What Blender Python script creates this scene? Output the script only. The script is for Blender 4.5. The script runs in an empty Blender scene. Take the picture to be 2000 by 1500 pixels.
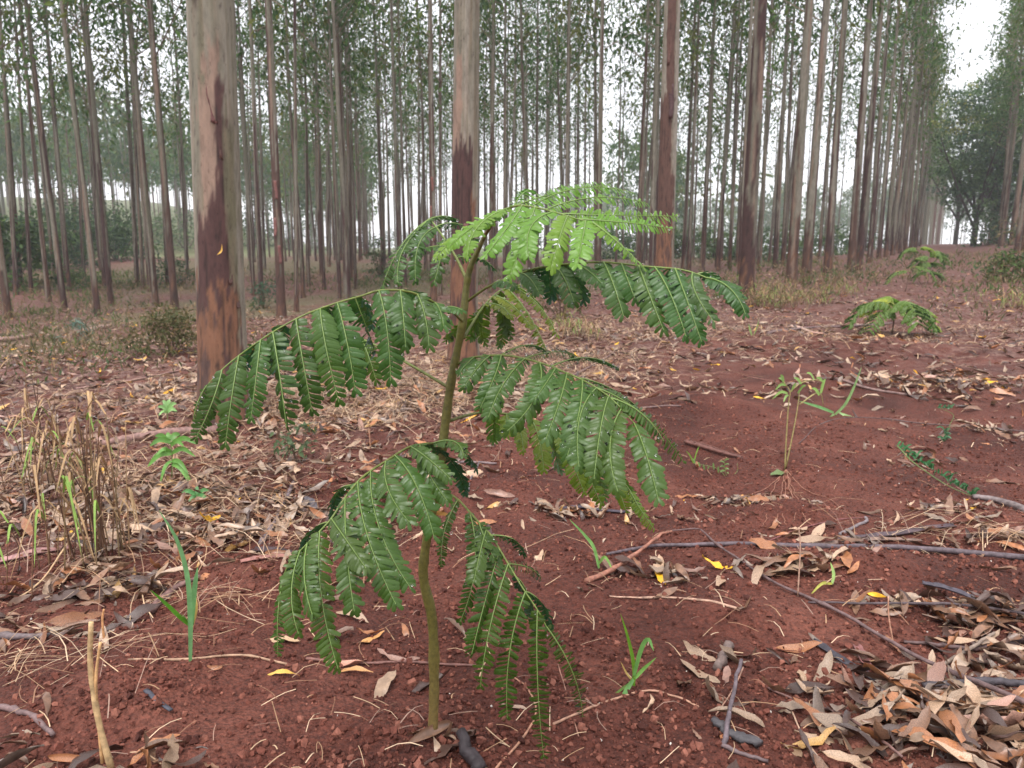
import bpy, math, random
import numpy as np
from mathutils import Vector, Matrix

R = math.radians
rng = np.random.default_rng(7)
random.seed(7)
scene = bpy.context.scene
COL = scene.collection

# ------------------------------------------------------------------ camera
FPX, CAMZ, PITCH = 1503.0, 1.0, R(10.18)
cam = bpy.data.cameras.new('camera')
cam.sensor_width = 36.0
cam.lens = 36.0 * FPX / 2000.0
cam.clip_start = 0.05
cam.clip_end = 2000.0
cam.dof.use_dof = True
cam.dof.focus_distance = 1.5
cam.dof.aperture_fstop = 9.0
camo = bpy.data.objects.new('camera', cam)
camo.location = (0, 0, CAMZ)
camo.rotation_euler = (R(90) - PITCH, 0, 0)
COL.objects.link(camo)
scene.camera = camo

# ------------------------------------------------------------------ world, sun, exposure
world = bpy.data.worlds.new('World')
scene.world = world
world.use_nodes = True
wn = world.node_tree
wn.nodes.clear()
w_out = wn.nodes.new('ShaderNodeOutputWorld')
w_bg = wn.nodes.new('ShaderNodeBackground')
w_sky = wn.nodes.new('ShaderNodeTexSky')
w_sky.sky_type = 'NISHITA'
w_sky.sun_disc = False
w_sky.sun_elevation = R(62)
w_sky.sun_rotation = R(200)
w_mix = wn.nodes.new('ShaderNodeMixRGB')          # closed cloud cover over the clear sky
w_mix.inputs[0].default_value = 0.93
w_mix.inputs[2].default_value = (6.25, 6.25, 6.6, 1)
wn.links.new(w_sky.outputs[0], w_mix.inputs[1])
wn.links.new(w_mix.outputs[0], w_bg.inputs[0])
wn.links.new(w_bg.outputs[0], w_out.inputs[0])
w_bg.inputs[1].default_value = 0.1

sun = bpy.data.lights.new('sun', 'SUN')
sun.energy = 1.5
sun.angle = R(36)
sun.color = (1.0, 0.97, 0.94)
suno = bpy.data.objects.new('sun', sun)
suno.rotation_euler = (R(28), 0, R(-20))
COL.objects.link(suno)

scene.view_settings.view_transform = 'Standard'
scene.view_settings.look = 'None'
scene.view_settings.gamma = 1.0
scene.view_settings.use_curve_mapping = False
scene.view_settings.exposure = 1.5
scene.render.engine = 'CYCLES'
cy = scene.cycles
cy.use_denoising = True
cy.max_bounces = 6
cy.diffuse_bounces = 3
cy.glossy_bounces = 2
cy.transmission_bounces = 4
cy.transparent_max_bounces = 6
cy.volume_bounces = 0
cy.caustics_reflective = False
cy.caustics_refractive = False

# ------------------------------------------------------------------ numeric helpers
def srgb(r, g, b):
    f = lambda c: c / 12.92 if c <= 0.04045 else ((c + 0.055) / 1.055) ** 2.4
    return (f(r / 255), f(g / 255), f(b / 255))

def _h(ix, iy, iz, s):
    h = (ix * 374761393 + iy * 668265263 + iz * 2147483647 + s * 974711) & 0xffffffff
    h = ((h ^ (h >> 13)) * 1274126177) & 0xffffffff
    h = ((h ^ (h >> 16)) * 2246822519) & 0xffffffff
    return ((h ^ (h >> 15)) & 0xffffff) / float(0xffffff)

def vn(x, y, z=0.0, s=0):
    """value noise in 0..1"""
    x, y, z = np.broadcast_arrays(np.asarray(x, float), np.asarray(y, float), np.asarray(z, float))
    ix, iy, iz = np.floor(x).astype(np.int64), np.floor(y).astype(np.int64), np.floor(z).astype(np.int64)
    fx, fy, fz = x - ix, y - iy, z - iz
    fx, fy, fz = fx * fx * (3 - 2 * fx), fy * fy * (3 - 2 * fy), fz * fz * (3 - 2 * fz)
    r = 0
    for dx in (0, 1):
        for dy in (0, 1):
            for dz in (0, 1):
                w = (fx if dx else 1 - fx) * (fy if dy else 1 - fy) * (fz if dz else 1 - fz)
                r = r + w * _h(ix + dx, iy + dy, iz + dz, s)
    return r

def fbm(x, y, z=0.0, s=0, o=3):
    r, a, t = 0, 1.0, 0
    for k in range(o):
        r = r + a * vn(x * 2 ** k, y * 2 ** k, np.asarray(z) * 2 ** k, s + k * 17)
        t += a
        a *= 0.5
    return r / t

def sst(x, a, b):
    t = np.clip((np.asarray(x, float) - a) / (b - a), 0, 1)
    return t * t * (3 - 2 * t)

CP, SP = math.cos(PITCH), math.sin(PITCH)

def at(u, v, Y):
    """the point of the place at depth Y (metres north of the camera) seen at photo pixel u, v"""
    r, d = (u - 1000) / FPX, (v - 750) / FPX
    t = Y / (CP - d * SP)
    return np.array((r * t, Y, CAMZ - (SP + d * CP) * t))

# ------------------------------------------------------------------ terrain
def plane_pt(u, v):
    r, d = (u - 1000) / FPX, (v - 750) / FPX
    t = CAMZ / (SP + d * CP)
    return r * t, (CP - d * SP) * t

MOUNDS = [(plane_pt(u, v), sx, sy, h) for u, v, sx, sy, h in (
    (1480, 672, 0.75, 0.5, 0.10), (1330, 800, 0.45, 0.30, 0.07), (1585, 860, 0.5, 0.25, 0.06),
    (1545, 1010, 0.22, 0.12, 0.055), (1440, 1220, 0.16, 0.09, 0.035), (1700, 1120, 0.3, 0.1, 0.035),
    (1745, 690, 0.8, 0.35, 0.10), (990, 960, 0.2, 0.15, 0.04), (150, 1330, 0.3, 0.2, 0.03),
    (620, 940, 0.35, 0.25, 0.05), (1150, 1180, 0.25, 0.15, 0.025), (845, 1440, 0.14, 0.10, 0.018))]

def gz(x, y):
    x, y = np.asarray(x, float), np.asarray(y, float)
    s, q = x * 0.5 + y * 0.866, x * 0.866 - y * 0.5
    d = np.hypot(x, y)
    A = np.interp(s, [9, 18, 24, 32, 40, 50, 65, 110], [0, .12, .21, .31, .45, .62, .95, 1.15])
    B = 1 - sst(-q, 4.0, 9.5)
    z = A * B
    z = z + sst(q, 0.3, 3.2) * np.interp(s, [4, 20, 45, 80], [0, .15, .42, .35])
    dip = np.interp(-q, [4, 8, 13, 20, 28, 38, 50, 80], [0, -.2, -.6, -.85, -.8, -.45, -.1, .5])
    z = z + dip * (1 - sst(s, 18, 36))
    az = np.degrees(np.arctan2(x, np.maximum(y, 0.01)))
    z = z + sst(-az, 12, 26) * np.clip(d - 85, 0, 230) * 0.075
    z = z - sst(az, 4, 14) * sst(-q, 16, 34) * np.clip(d - 45, 0, 160) * 0.016
    near = 1 - sst(d, 25, 60)
    z = z + (fbm(x * 1.3, y * 1.3, 0, 3, 3) - .5) * 0.14 * near * (0.45 + 0.55 * sst(d, 1.6, 3.2))
    z = z + (fbm(x * 6, y * 6, 0, 5, 2) - .5) * 0.045 * near
    z = z + (vn(x * 26, y * 26, 0, 9) - .5) * 0.008 * (1 - sst(d, 4, 8))
    z = z + (fbm(x * .12, y * .12, 0, 31, 2) - .5) * 0.5 * sst(d, 22, 60)
    for (mx, my), sx, sy, h in MOUNDS:
        z = z + 1.4 * h * np.exp(-((x - mx) / sx) ** 2 - ((y - my) / sy) ** 2)
    return z

_T = np.geomspace(0.6, 420, 900)

def gpt(u, v):
    """where the sight line of photo pixel u, v meets the terrain"""
    r, d = (u - 1000) / FPX, (v - 750) / FPX
    X, Y, Z = r * _T, (CP - d * SP) * _T, CAMZ - (SP + d * CP) * _T
    e = Z - gz(X, Y)
    k = np.argmax(e < 0) if (e < 0).any() else len(_T) - 1
    k = max(k, 1)
    a = e[k - 1] / (e[k - 1] - e[k]) if e[k] < 0 else 1
    t = _T[k - 1] + (_T[k] - _T[k - 1]) * a
    x, y = r * t, (CP - d * SP) * t
    return np.array((x, y, float(gz(x, y))))

# ------------------------------------------------------------------ mesh helpers
class MB:
    """collects vertices, quads, triangles and colours into one mesh"""
    def __init__(self):
        self.v, self.q, self.t, self.c, self.n = [], [], [], [], 0
        self.qm, self.tm = [], []
    def add(self, v, q=None, t=None, c=None, m=0):
        v = np.asarray(v, float).reshape(-1, 3)
        if q is not None and len(q):
            q = np.asarray(q, np.int64).reshape(-1, 4) + self.n
            self.q.append(q); self.qm.append(np.full(len(q), m))
        if t is not None and len(t):
            t = np.asarray(t, np.int64).reshape(-1, 3) + self.n
            self.t.append(t); self.tm.append(np.full(len(t), m))
        self.v.append(v)
        cc = np.ones((len(v), 3)) if c is None else np.broadcast_to(np.asarray(c, float), (len(v), 3))
        self.c.append(cc)
        self.n += len(v)
    def mesh(self, name, mats, color=False, smooth=True):
        me = bpy.data.meshes.new(name)
        v = np.concatenate(self.v)
        q = np.concatenate(self.q) if self.q else np.zeros((0, 4), np.int64)
        t = np.concatenate(self.t) if self.t else np.zeros((0, 3), np.int64)
        me.vertices.add(len(v))
        me.vertices.foreach_set('co', v.ravel())
        nl = q.size + t.size
        me.loops.add(nl)
        me.loops.foreach_set('vertex_index', np.concatenate([q.ravel(), t.ravel()]).astype(np.int32))
        me.polygons.add(len(q) + len(t))
        st = np.concatenate([np.arange(len(q)) * 4, len(q) * 4 + np.arange(len(t)) * 3]).astype(np.int32)
        me.polygons.foreach_set('loop_start', st)
        mi = np.concatenate(self.qm + self.tm) if (self.qm or self.tm) else np.zeros(0)
        me.polygons.foreach_set('material_index', mi.astype(np.int32))
        me.polygons.foreach_set('use_smooth', np.full(len(q) + len(t), bool(smooth)))
        me.update(calc_edges=True)
        if color:
            ca = me.color_attributes.new('Col', 'FLOAT_COLOR', 'POINT')
            c = np.concatenate(self.c)
            ca.data.foreach_set('color', np.concatenate([c, np.ones((len(c), 1))], 1).ravel())
        for m in (mats if isinstance(mats, (list, tuple)) else [mats]):
            me.materials.append(m)
        me.validate()
        return me

def link(name, data, parent=None, loc=None, label=None, cat=None, group=None, kind=None, rz=None):
    o = bpy.data.objects.new(name, data)
    COL.objects.link(o)
    if loc is not None: o.location = loc
    if rz is not None: o.rotation_euler[2] = rz
    if parent is not None: o.parent = parent
    if label: o['label'] = label
    if cat: o['category'] = cat
    if group: o['group'] = group
    if kind: o['kind'] = kind
    return o

def frames(p):
    p = np.asarray(p, float)
    a = np.gradient(p, axis=0)
    a /= np.linalg.norm(a, axis=1)[:, None] + 1e-12
    up = np.array((0, 0, 1.0)) if abs(a[:, 2]).mean() < .8 else np.array((1.0, 0, 0))
    b = np.cross(a, up); b /= np.linalg.norm(b, axis=1)[:, None] + 1e-12
    c = np.cross(b, a)
    return a, b, c

def tube(mb, p, r, n=6, c=None, m=0, cap=True, flat=1.0, jit=0.0):
    p = np.asarray(p, float); k = len(p)
    r = np.broadcast_to(np.asarray(r, float), (k,))
    a, b, cc = frames(p)
    th = np.arange(n) * 2 * math.pi / n
    rr = r[:, None] * (1 + (jit * rng.uniform(-1, 1, (k, n)) if jit else 0))
    V = p[:, None] + rr[..., None] * (np.cos(th)[None, :, None] * b[:, None] + flat * np.sin(th)[None, :, None] * cc[:, None])
    V = V.reshape(-1, 3)
    i = np.arange(k - 1)[:, None] * n; j = np.arange(n)[None]; j2 = (j + 1) % n
    Q = np.stack([i + j, i + j2, i + n + j2, i + n + j], -1).reshape(-1, 4)
    T = None
    if cap:
        V = np.concatenate([V, p[:1], p[-1:]])
        T = np.concatenate([np.stack([np.full(n, k * n), (np.arange(n) + 1) % n, np.arange(n)], 1),
                            np.stack([np.full(n, k * n + 1), (k - 1) * n + np.arange(n), (k - 1) * n + (np.arange(n) + 1) % n], 1)])
    if c is not None and np.ndim(c) == 2 and len(c) == k:
        c = np.concatenate([np.repeat(c, n, 0), c[:1], c[-1:]]) if cap else np.repeat(c, n, 0)
    mb.add(V, Q, T, c, m)

def spline(pts, n):
    P = np.asarray(pts, float)
    if len(P) == 2:
        return P[0] + (P[1] - P[0]) * np.linspace(0, 1, n)[:, None]
    Q = np.concatenate([[2 * P[0] - P[1]], P, [2 * P[-1] - P[-2]]])
    t = np.linspace(0, len(P) - 1 - 1e-9, n)
    k = t.astype(int); f = (t - k)[:, None]
    a, b, c, d = Q[k], Q[k + 1], Q[k + 2], Q[k + 3]
    return .5 * (2 * b + (c - a) * f + (2 * a - 5 * b + 4 * c - d) * f ** 2 + (3 * b - a - 3 * c + d) * f ** 3)

def rotm(rx, ry, rz):
    """stack of rotation matrices Rz Ry Rx for arrays of angles"""
    cx, sx, cy_, sy, cz, sz = np.cos(rx), np.sin(rx), np.cos(ry), np.sin(ry), np.cos(rz), np.sin(rz)
    o, z = np.ones_like(cx), np.zeros_like(cx)
    X = np.stack([o, z, z, z, cx, -sx, z, sx, cx], -1).reshape(-1, 3, 3)
    Yy = np.stack([cy_, z, sy, z, o, z, -sy, z, cy_], -1).reshape(-1, 3, 3)
    Z = np.stack([cz, -sz, z, sz, cz, z, z, z, o], -1).reshape(-1, 3, 3)
    return Z @ Yy @ X

def stamp(mb, tv, tq, M, loc, c=None, tt=None, m=0):
    """copies of one small template, each with its own matrix, place and colour, in one mesh"""
    N, k = len(loc), len(tv)
    V = np.einsum('nij,kj->nki', M, np.asarray(tv, float)) + loc[:, None]
    off = (np.arange(N) * k)[:, None, None]
    Q = (np.asarray(tq)[None] + off).reshape(-1, 4) if tq is not None else None
    T = (np.asarray(tt)[None] + off).reshape(-1, 3) if tt is not None else None
    C = None if c is None else np.repeat(np.asarray(c), k, 0)
    mb.add(V.reshape(-1, 3), Q, T, C, m)

# ------------------------------------------------------------------ materials
def mat(name):
    m = bpy.data.materials.new(name)
    m.use_nodes = True
    nt = m.node_tree
    b = nt.nodes['Principled BSDF']
    return m, nt, b

def nd(nt, t, **kw):
    n = nt.nodes.new(t)
    for k, v in kw.items():
        if isinstance(k, str) and hasattr(n, k): setattr(n, k, v)
    return n

def noise_node(nt, scale, detail=3, rough=.6, vec=None, stretch=None, coord='Object'):
    if vec is None:
        tc = nt.nodes.new('ShaderNodeTexCoord'); vec = tc.outputs[coord]
    if stretch:
        mp = nt.nodes.new('ShaderNodeMapping'); mp.inputs['Scale'].default_value = stretch
        nt.links.new(vec, mp.inputs['Vector']); vec = mp.outputs[0]
    n = nt.nodes.new('ShaderNodeTexNoise')
    n.inputs['Scale'].default_value = scale
    n.inputs['Detail'].default_value = detail
    n.inputs['Roughness'].default_value = rough
    nt.links.new(vec, n.inputs['Vector'])
    return n

def ramp(nt, src, stops):
    r = nt.nodes.new('ShaderNodeValToRGB')
    e = r.color_ramp.elements
    e[0].position, e[0].color = stops[0][0], (*stops[0][1], 1)
    e[1].position, e[1].color = stops[-1][0], (*stops[-1][1], 1)
    for p, c in stops[1:-1]:
        x = e.new(p); x.color = (*c, 1)
    nt.links.new(src, r.inputs[0])
    return r

def mixc(nt, fac, a, b, mode='MIX'):
    m = nt.nodes.new('ShaderNodeMixRGB'); m.blend_type = mode
    for i, x in enumerate((fac, a, b)):
        if hasattr(x, 'node'): nt.links.new(x, m.inputs[i])
        else: m.inputs[i].default_value = x if i == 0 else (*x, 1)
    return m

def bump(nt, b, h, strength, dist):
    n = nt.nodes.new('ShaderNodeBump')
    n.inputs['Strength'].default_value = strength
    n.inputs['Distance'].default_value = dist
    nt.links.new(h, n.inputs['Height'])
    nt.links.new(n.outputs[0], b.inputs['Normal'])
    return n

def attr(nt, name='Col'):
    a = nt.nodes.new('ShaderNodeAttribute'); a.attribute_name = name
    return a.outputs['Color']

def m_soil():
    m, nt, b = mat('red_soil')
    big = noise_node(nt, 1.7, 4, .6)
    fine = noise_node(nt, 70, 4, .7)
    mid = noise_node(nt, 9, 4, .6)
    c1 = ramp(nt, big.outputs[0], [(.33, (.062, .0190, .0130)), (.50, (.106, .0325, .0215)), (.68, (.165, .057, .038))])
    c2 = ramp(nt, fine.outputs[0], [(.3, (.45, .42, .42)), (.5, (.95, .95, .95)), (.7, (1.35, 1.3, 1.28))])
    c3 = mixc(nt, 1.0, c1.outputs[0], c2.outputs[0], 'MULTIPLY')
    # beyond the near ground the litter is too fine to pick apart
    lit = noise_node(nt, 22, 5, .75)
    lr = ramp(nt, lit.outputs[0], [(.38, (.075, .035, .032)), (.5, (.17, .09, .075)), (.6, (.30, .19, .15)), (.7, (.13, .065, .05))])
    msk = ramp(nt, mid.outputs[0], [(.42, (0, 0, 0)), (.6, (1, 1, 1))])
    geo = nt.nodes.new('ShaderNodeNewGeometry')
    c = attr(nt)
    f = nt.nodes.new('ShaderNodeMath'); f.operation = 'MULTIPLY'
    nt.links.new(msk.outputs[0], f.inputs[0])
    sp = nt.nodes.new('ShaderNodeSeparateColor'); nt.links.new(c, sp.inputs[0])
    nt.links.new(sp.outputs[0], f.inputs[1])
    c4 = mixc(nt, f.outputs[0], c3.outputs[0], lr.outputs[0])
    gn = noise_node(nt, 3.0, 5, .7)
    gr = ramp(nt, gn.outputs[0], [(.35, (.13, .11, .06)), (.5, (.095, .13, .045)), (.68, (.20, .15, .10))])
    c5 = mixc(nt, sp.outputs[1], c4.outputs[0], gr.outputs[0])
    nt.links.new(c5.outputs[0], b.inputs['Base Color'])
    b.inputs['Roughness'].default_value = .82
    b.inputs['Specular IOR Level'].default_value = .25
    vo = nt.nodes.new('ShaderNodeTexVoronoi'); vo.inputs['Scale'].default_value = 95
    tc = nt.nodes.new('ShaderNodeTexCoord'); nt.links.new(tc.outputs['Object'], vo.inputs['Vector'])
    ad = nt.nodes.new('ShaderNodeMath'); ad.operation = 'SUBTRACT'
    nt.links.new(fine.outputs[0], ad.inputs[0]); nt.links.new(vo.outputs['Distance'], ad.inputs[1])
    bump(nt, b, ad.outputs[0], .9, .012)
    return m

def m_attr(name, rough=.6, spec=.4, nscale=60, namt=.5, trans=0.0, bumpd=0.0, objcol=False, stretch=None):
    m, nt, b = mat(name)
    if objcol:
        oi = nt.nodes.new('ShaderNodeObjectInfo'); c = oi.outputs['Color']
    else:
        c = attr(nt)
    n = noise_node(nt, nscale, 4, .65, stretch=stretch)
    rr = ramp(nt, n.outputs[0], [(.3, (1 - namt,) * 3), (.7, (1 + namt,) * 3)])
    mm = mixc(nt, 1.0, c, rr.outputs[0], 'MULTIPLY')
    nt.links.new(mm.outputs[0], b.inputs['Base Color'])
    b.inputs['Roughness'].default_value = rough
    b.inputs['Specular IOR Level'].default_value = spec
    if bumpd: bump(nt, b, n.outputs[0], .7, bumpd)
    if trans:
        out = nt.nodes['Material Output']
        tr = nt.nodes.new('ShaderNodeBsdfTranslucent'); nt.links.new(mm.outputs[0], tr.inputs[0])
        ms = nt.nodes.new('ShaderNodeMixShader'); ms.inputs[0].default_value = trans
        nt.links.new(b.outputs[0], ms.inputs[1]); nt.links.new(tr.outputs[0], ms.inputs[2])
        nt.links.new(ms.outputs[0], out.inputs[0])
    return m

def m_leaf():
    """wet leaflets: dark waxy upper face, yellow-green underside, light passes through"""
    m, nt, b = mat('sapling_leaflet')
    oi = nt.nodes.new('ShaderNodeObjectInfo')
    n = noise_node(nt, 38, 3, .6)
    rr = ramp(nt, n.outputs[0], [(.3, (.68, .72, .74)), (.7, (1.35, 1.25, 1.15))])
    top = mixc(nt, 1.0, oi.outputs['Color'], rr.outputs[0], 'MULTIPLY')
    und = mixc(nt, 1.0, oi.outputs['Color'], (3.2, 1.9, .5), 'MULTIPLY')
    geo = nt.nodes.new('ShaderNodeNewGeometry')
    c = mixc(nt, geo.outputs['Backfacing'], top.outputs[0], und.outputs[0])
    nt.links.new(c.outputs[0], b.inputs['Base Color'])
    wet = noise_node(nt, 90, 2, .5)
    wr = ramp(nt, wet.outputs[0], [(.4, (.26,) * 3), (.62, (.52,) * 3)])
    nt.links.new(wr.outputs[0], b.inputs['Roughness'])
    b.inputs['Specular IOR Level'].default_value = .32
    bump(nt, b, wet.outputs[0], .35, .0015)
    tr = nt.nodes.new('ShaderNodeBsdfTranslucent')
    tc = mixc(nt, 1.0, oi.outputs['Color'], (2.7, 2.3, .55), 'MULTIPLY')
    nt.links.new(tc.outputs[0], tr.inputs[0])
    ms = nt.nodes.new('ShaderNodeMixShader'); ms.inputs[0].default_value = .36
    b.inputs['Coat Weight'].default_value = .12
    b.inputs['Coat Roughness'].default_value = .2
    nt.links.new(b.outputs[0], ms.inputs[1]); nt.links.new(tr.outputs[0], ms.inputs[2])
    nt.links.new(ms.outputs[0], nt.nodes['Material Output'].inputs[0])
    return m

def m_bark():
    m, nt, b = mat('eucalyptus_bark')
    c = attr(nt)
    st = noise_node(nt, 9, 6, .72, stretch=(3, 3, .8))
    sp = noise_node(nt, 60, 3, .6, stretch=(1, 1, .5))
    r1 = ramp(nt, st.outputs[0], [(.28, (.6, .58, .56)), (.5, (1, 1, 1)), (.74, (1.3, 1.28, 1.25))])
    r2 = ramp(nt, sp.outputs[0], [(.28, (.55, .5, .48)), (.4, (1, 1, 1))])
    a = mixc(nt, 1.0, c, r1.outputs[0], 'MULTIPLY')
    d = mixc(nt, .8, a.outputs[0], r2.outputs[0], 'MULTIPLY')
    nt.links.new(d.outputs[0], b.inputs['Base Color'])
    b.inputs['Roughness'].default_value = .72
    b.inputs['Specular IOR Level'].default_value = .3
    bump(nt, b, st.outputs[0], .6, .012)
    return m

def m_water():
    m, nt, b = mat('water_drop')
    b.inputs['Base Color'].default_value = (1, 1, 1, 1)
    b.inputs['Transmission Weight'].default_value = 1.0
    b.inputs['Roughness'].default_value = .02
    b.inputs['IOR'].default_value = 1.33
    return m

M_SOIL = m_soil()
M_CRUMB = m_attr('soil_crumb', .85, .2, 120, .35)
M_LITTER = m_attr('litter_leaf', .34, .55, 55, .38, .08, .002)
M_LEAFOBJ = m_attr('fallen_leaf', .30, .55, 45, .4, .08, .002, objcol=True)
M_STRAW = m_attr('straw', .65, .3, 30, .3, .15)
M_WOOD = m_attr('stick_bark', .6, .35, 50, .5, 0, .003, objcol=True)
M_GREEN = m_attr('green_blade', .4, .45, 25, .3, .35)
M_CROWN = m_attr('eucalyptus_leaves', .6, .12, .9, .3, .5)
M_BUSH = m_attr('bush_leaves', .6, .15, 2, .35, .4)
M_BARK = m_bark()
M_LEAFLET = m_leaf()
M_STEM = m_attr('sapling_stem', .5, .4, 110, .38, 0, .002)
M_WATER = m_water()
M_AXIS, _nt, _b = mat('pinna_axis')
_b.inputs['Base Color'].default_value = (.16, .24, .06, 1)
_b.inputs['Roughness'].default_value = .5

# ================================================================== THE SETTING
def axis(dense0, dense1, step, lo, hi, grow=1.07):
    a = list(np.arange(dense0, dense1, step))
    s = step
    while a[-1] < hi: s *= grow; a.append(a[-1] + s)
    s = step; b = [a[0]]
    while b[-1] > lo: s *= grow; b.append(b[-1] - s)
    return np.array(b[:0:-1] + a)

def build_ground():
    xs, ys = axis(-2.6, 3.2, .02, -290, 290), axis(.75, 4.4, .02, -50, 338)
    X, Y = np.meshgrid(xs, ys)
    Z = gz(X, Y)
    nx, ny = len(xs), len(ys)
    i = np.arange(ny - 1)[:, None] * nx; j = np.arange(nx - 1)[None]
    Q = np.stack([i + j, i + j + 1, i + nx + j + 1, i + nx + j], -1).reshape(-1, 4)
    d = np.hypot(X, Y); q = X * .866 - Y * .5
    lit = np.clip(sst(d, 4.5, 9) * .9 + sst(-q, 1.2, 3.5) * .55 * sst(d, 2, 4), 0, 1)
    lane = np.exp(-((q + .9) / 1.3) ** 2)
    lit = lit * (1 - .6 * lane * (1 - sst(d, 7, 13)))
    gr = np.clip(sst(-q, 7, 13) * sst(fbm(X * .25, Y * .25, 0, 77), .42, .60) * .5 + sst(d, 60, 100) * .9 * sst(-q, 5, 20), 0, 1)
    C = np.stack([lit, gr, np.zeros_like(d)], -1).reshape(-1, 3)
    mb = MB(); mb.add(np.stack([X, Y, Z], -1), Q, None, C)
    link('ground', mb.mesh('ground', M_SOIL, color=True), kind='structure',
         label='bare red earth of the planting strip running on under the plantation')
build_ground()

# ------------------------------------------------------------------ eucalyptus
GREYG, PALE, MOSS = srgb(112, 107, 93), srgb(138, 130, 118), srgb(90, 85, 64)
SALM, DARK, ORNG, REDB = srgb(132, 110, 96), srgb(74, 51, 48), srgb(120, 84, 63), srgb(86, 62, 54)
mixv = lambda a, b, f: a * (1 - f[..., None]) + np.asarray(b) * f[..., None]

def barkcol(th, z, seed, specs=(), th0=0.0, red=0.0):
    X, Y = np.cos(th), np.sin(th); o = seed * 7.31
    nL = fbm(X * 1.4 + o, Y * 1.4, z * .35, seed)
    stk = fbm(X * 6 + o, Y * 6, z * 1.1, seed + 3)
    blot = fbm(X * 5 + o, Y * 5, z * 4.5, seed + 4)
    fine = fbm(X * 14 + o, Y * 14, z * 9, seed + 5)
    c = mixv(np.broadcast_to(np.array(GREYG), th.shape + (3,)), PALE, sst(nL, .35, .68))
    c = mixv(c, MOSS, sst(stk + (fbm(X + o, Y, z * .2, seed + 9) - .5) * .5, .55, .72) * .7)
    sal = sst(fbm(X * 1.8 + o, Y * 1.8, z * .55, seed + 11) + np.interp(z, [0, 1, 2.5, 5, 9], [0, .06, .04, -.02, -.14]) + (stk - .5) * .15, .60, .65)
    drk = sst(fbm(X * 1.9 - o, Y * 1.9, z * .42, seed + 13) + red * .6 + np.interp(z, [0, .8, 1.6, 3, 6, 12], [.2, .14, .03, -.01, -.09, -.2]) + (stk - .5) * .3 + (fine - .5) * .12, .52, .565)
    org = sst(np.interp(z, [0, .5, 1.0, 1.5], [.45, .36, .1, -.4]) + (stk - .5) * .4 + (blot - .5) * .7 + (fine - .5) * .5, .38, .52)
    if specs:
        u = np.sin(th - th0); front = sst(np.cos(th - th0), -.15, .1)
        sal *= 1 - front; drk *= 1 - front; org *= 1 - front
        wu, wz = (fine - .5) * .34 + (stk - .5) * .4 + (fbm(X * 2 + o, Y * 2, z * 1.7, seed + 41) - .5) * .7, (stk - .5) * .35 + (fine - .5) * .14
        for k, u0, u1, z0, z1 in specs:
            a = (u1 - u0) / 2; b = (z1 - z0) / 2
            du = np.abs(u + wu - (u0 + u1) / 2) - a
            dz = np.abs(z + wz - (z0 + z1) / 2) - b
            mk = front * (1 - sst(du, -.05, .03)) * (1 - sst(dz, -.04, .03))
            if k == 's': sal = np.maximum(sal, mk)
            if k == 'd': drk = np.maximum(drk, mk)
            if k == 'o': org = np.maximum(org, mk * sst(blot * .75 + stk * .25 + (fine - .5) * .7, .40, .5)); drk = np.maximum(drk * 1, mk * .9)
            if k == 'm': c = mixv(c, MOSS, mk * .8)
            if k == 'x': drk = drk * (1 - mk); org = org * (1 - mk)
    if specs:
        c = mixv(c, SALM, sst(blot * .6 + stk * .4, .46, .64) * .28)
        c = mixv(c, (.055, .035, .03), sst(vn(X * 11 + o, Y * 11, z * 16, seed + 71), .86, .93) * .7)
    c = mixv(c, SALM, sal)
    c = mixv(c, REDB if red > .03 else DARK, drk)
    c = mixv(c, ORNG, org * .85)
    crk = (1 - sst(np.abs(fbm(X * 9 + o, Y * 9, z * 1.6, seed + 8) - .5), .0, .035)) * sst(np.maximum(drk, org), .3, .8)
    c = mixv(c, (.02, .012, .01), crk * .75)
    if not specs: c = c * np.array((.74, .75, .74))
    return c, np.maximum(drk, org), fine

def trunk_mesh(H, r0, lean, seed, nseg=20, zfine=4.0, dz=.12, specs=(), th0=0.0, red=0.0, bend=.12):
    z = list(np.arange(-.25, zfine, dz)); s = dz
    while z[-1] < H: s = min(s * 1.15, 1.2); z.append(z[-1] + s)
    z[-1] = H; z = np.array(z)
    th = np.arange(nseg) * 2 * math.pi / nseg
    Z, T = np.meshgrid(z, th, indexing='ij')
    r = r0 * (np.clip(1 - Z / H, 0, 1) ** .85 * .96 + .04) + r0 * .22 * np.exp(-np.maximum(Z, 0) / .22)
    c, bk, fine = barkcol(T, Z, seed, specs, th0, red)
    X0, Y0 = np.cos(T), np.sin(T)
    r = r * (1 + (fbm(X0 + seed, Y0, Z * .7, seed + 21) - .5) * .12)
    if dz < .06: r = r + bk * (.0035 + (fine - .5) * .006)
    cx = lean[0] * Z + bend * (vn(Z * .12, seed * 3.3, 0, 5) - vn(0, seed * 3.3, 0, 5))
    cyy = lean[1] * Z + bend * (vn(Z * .12, seed * 5.1, 0, 6) - vn(0, seed * 5.1, 0, 6))
    V = np.stack([cx + r * X0, cyy + r * Y0, Z], -1).reshape(-1, 3)
    k = len(z)
    i = np.arange(k - 1)[:, None] * nseg; j = np.arange(nseg)[None]; j2 = (j + 1) % nseg
    mb = MB(); mb.add(V, np.stack([i + j, i + j2, i + nseg + j2, i + nseg + j], -1).reshape(-1, 4), None, c.reshape(-1, 3))
    return mb.mesh('trunk', M_BARK, color=True)

LQ_V = np.array([(0, 0, 0), (.5, .42, .06), (0, 1, -.05), (-.5, .42, .06)], float)   # one leaf: a folded diamond
LQ_Q = np.array([(0, 1, 2, 3)])

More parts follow.
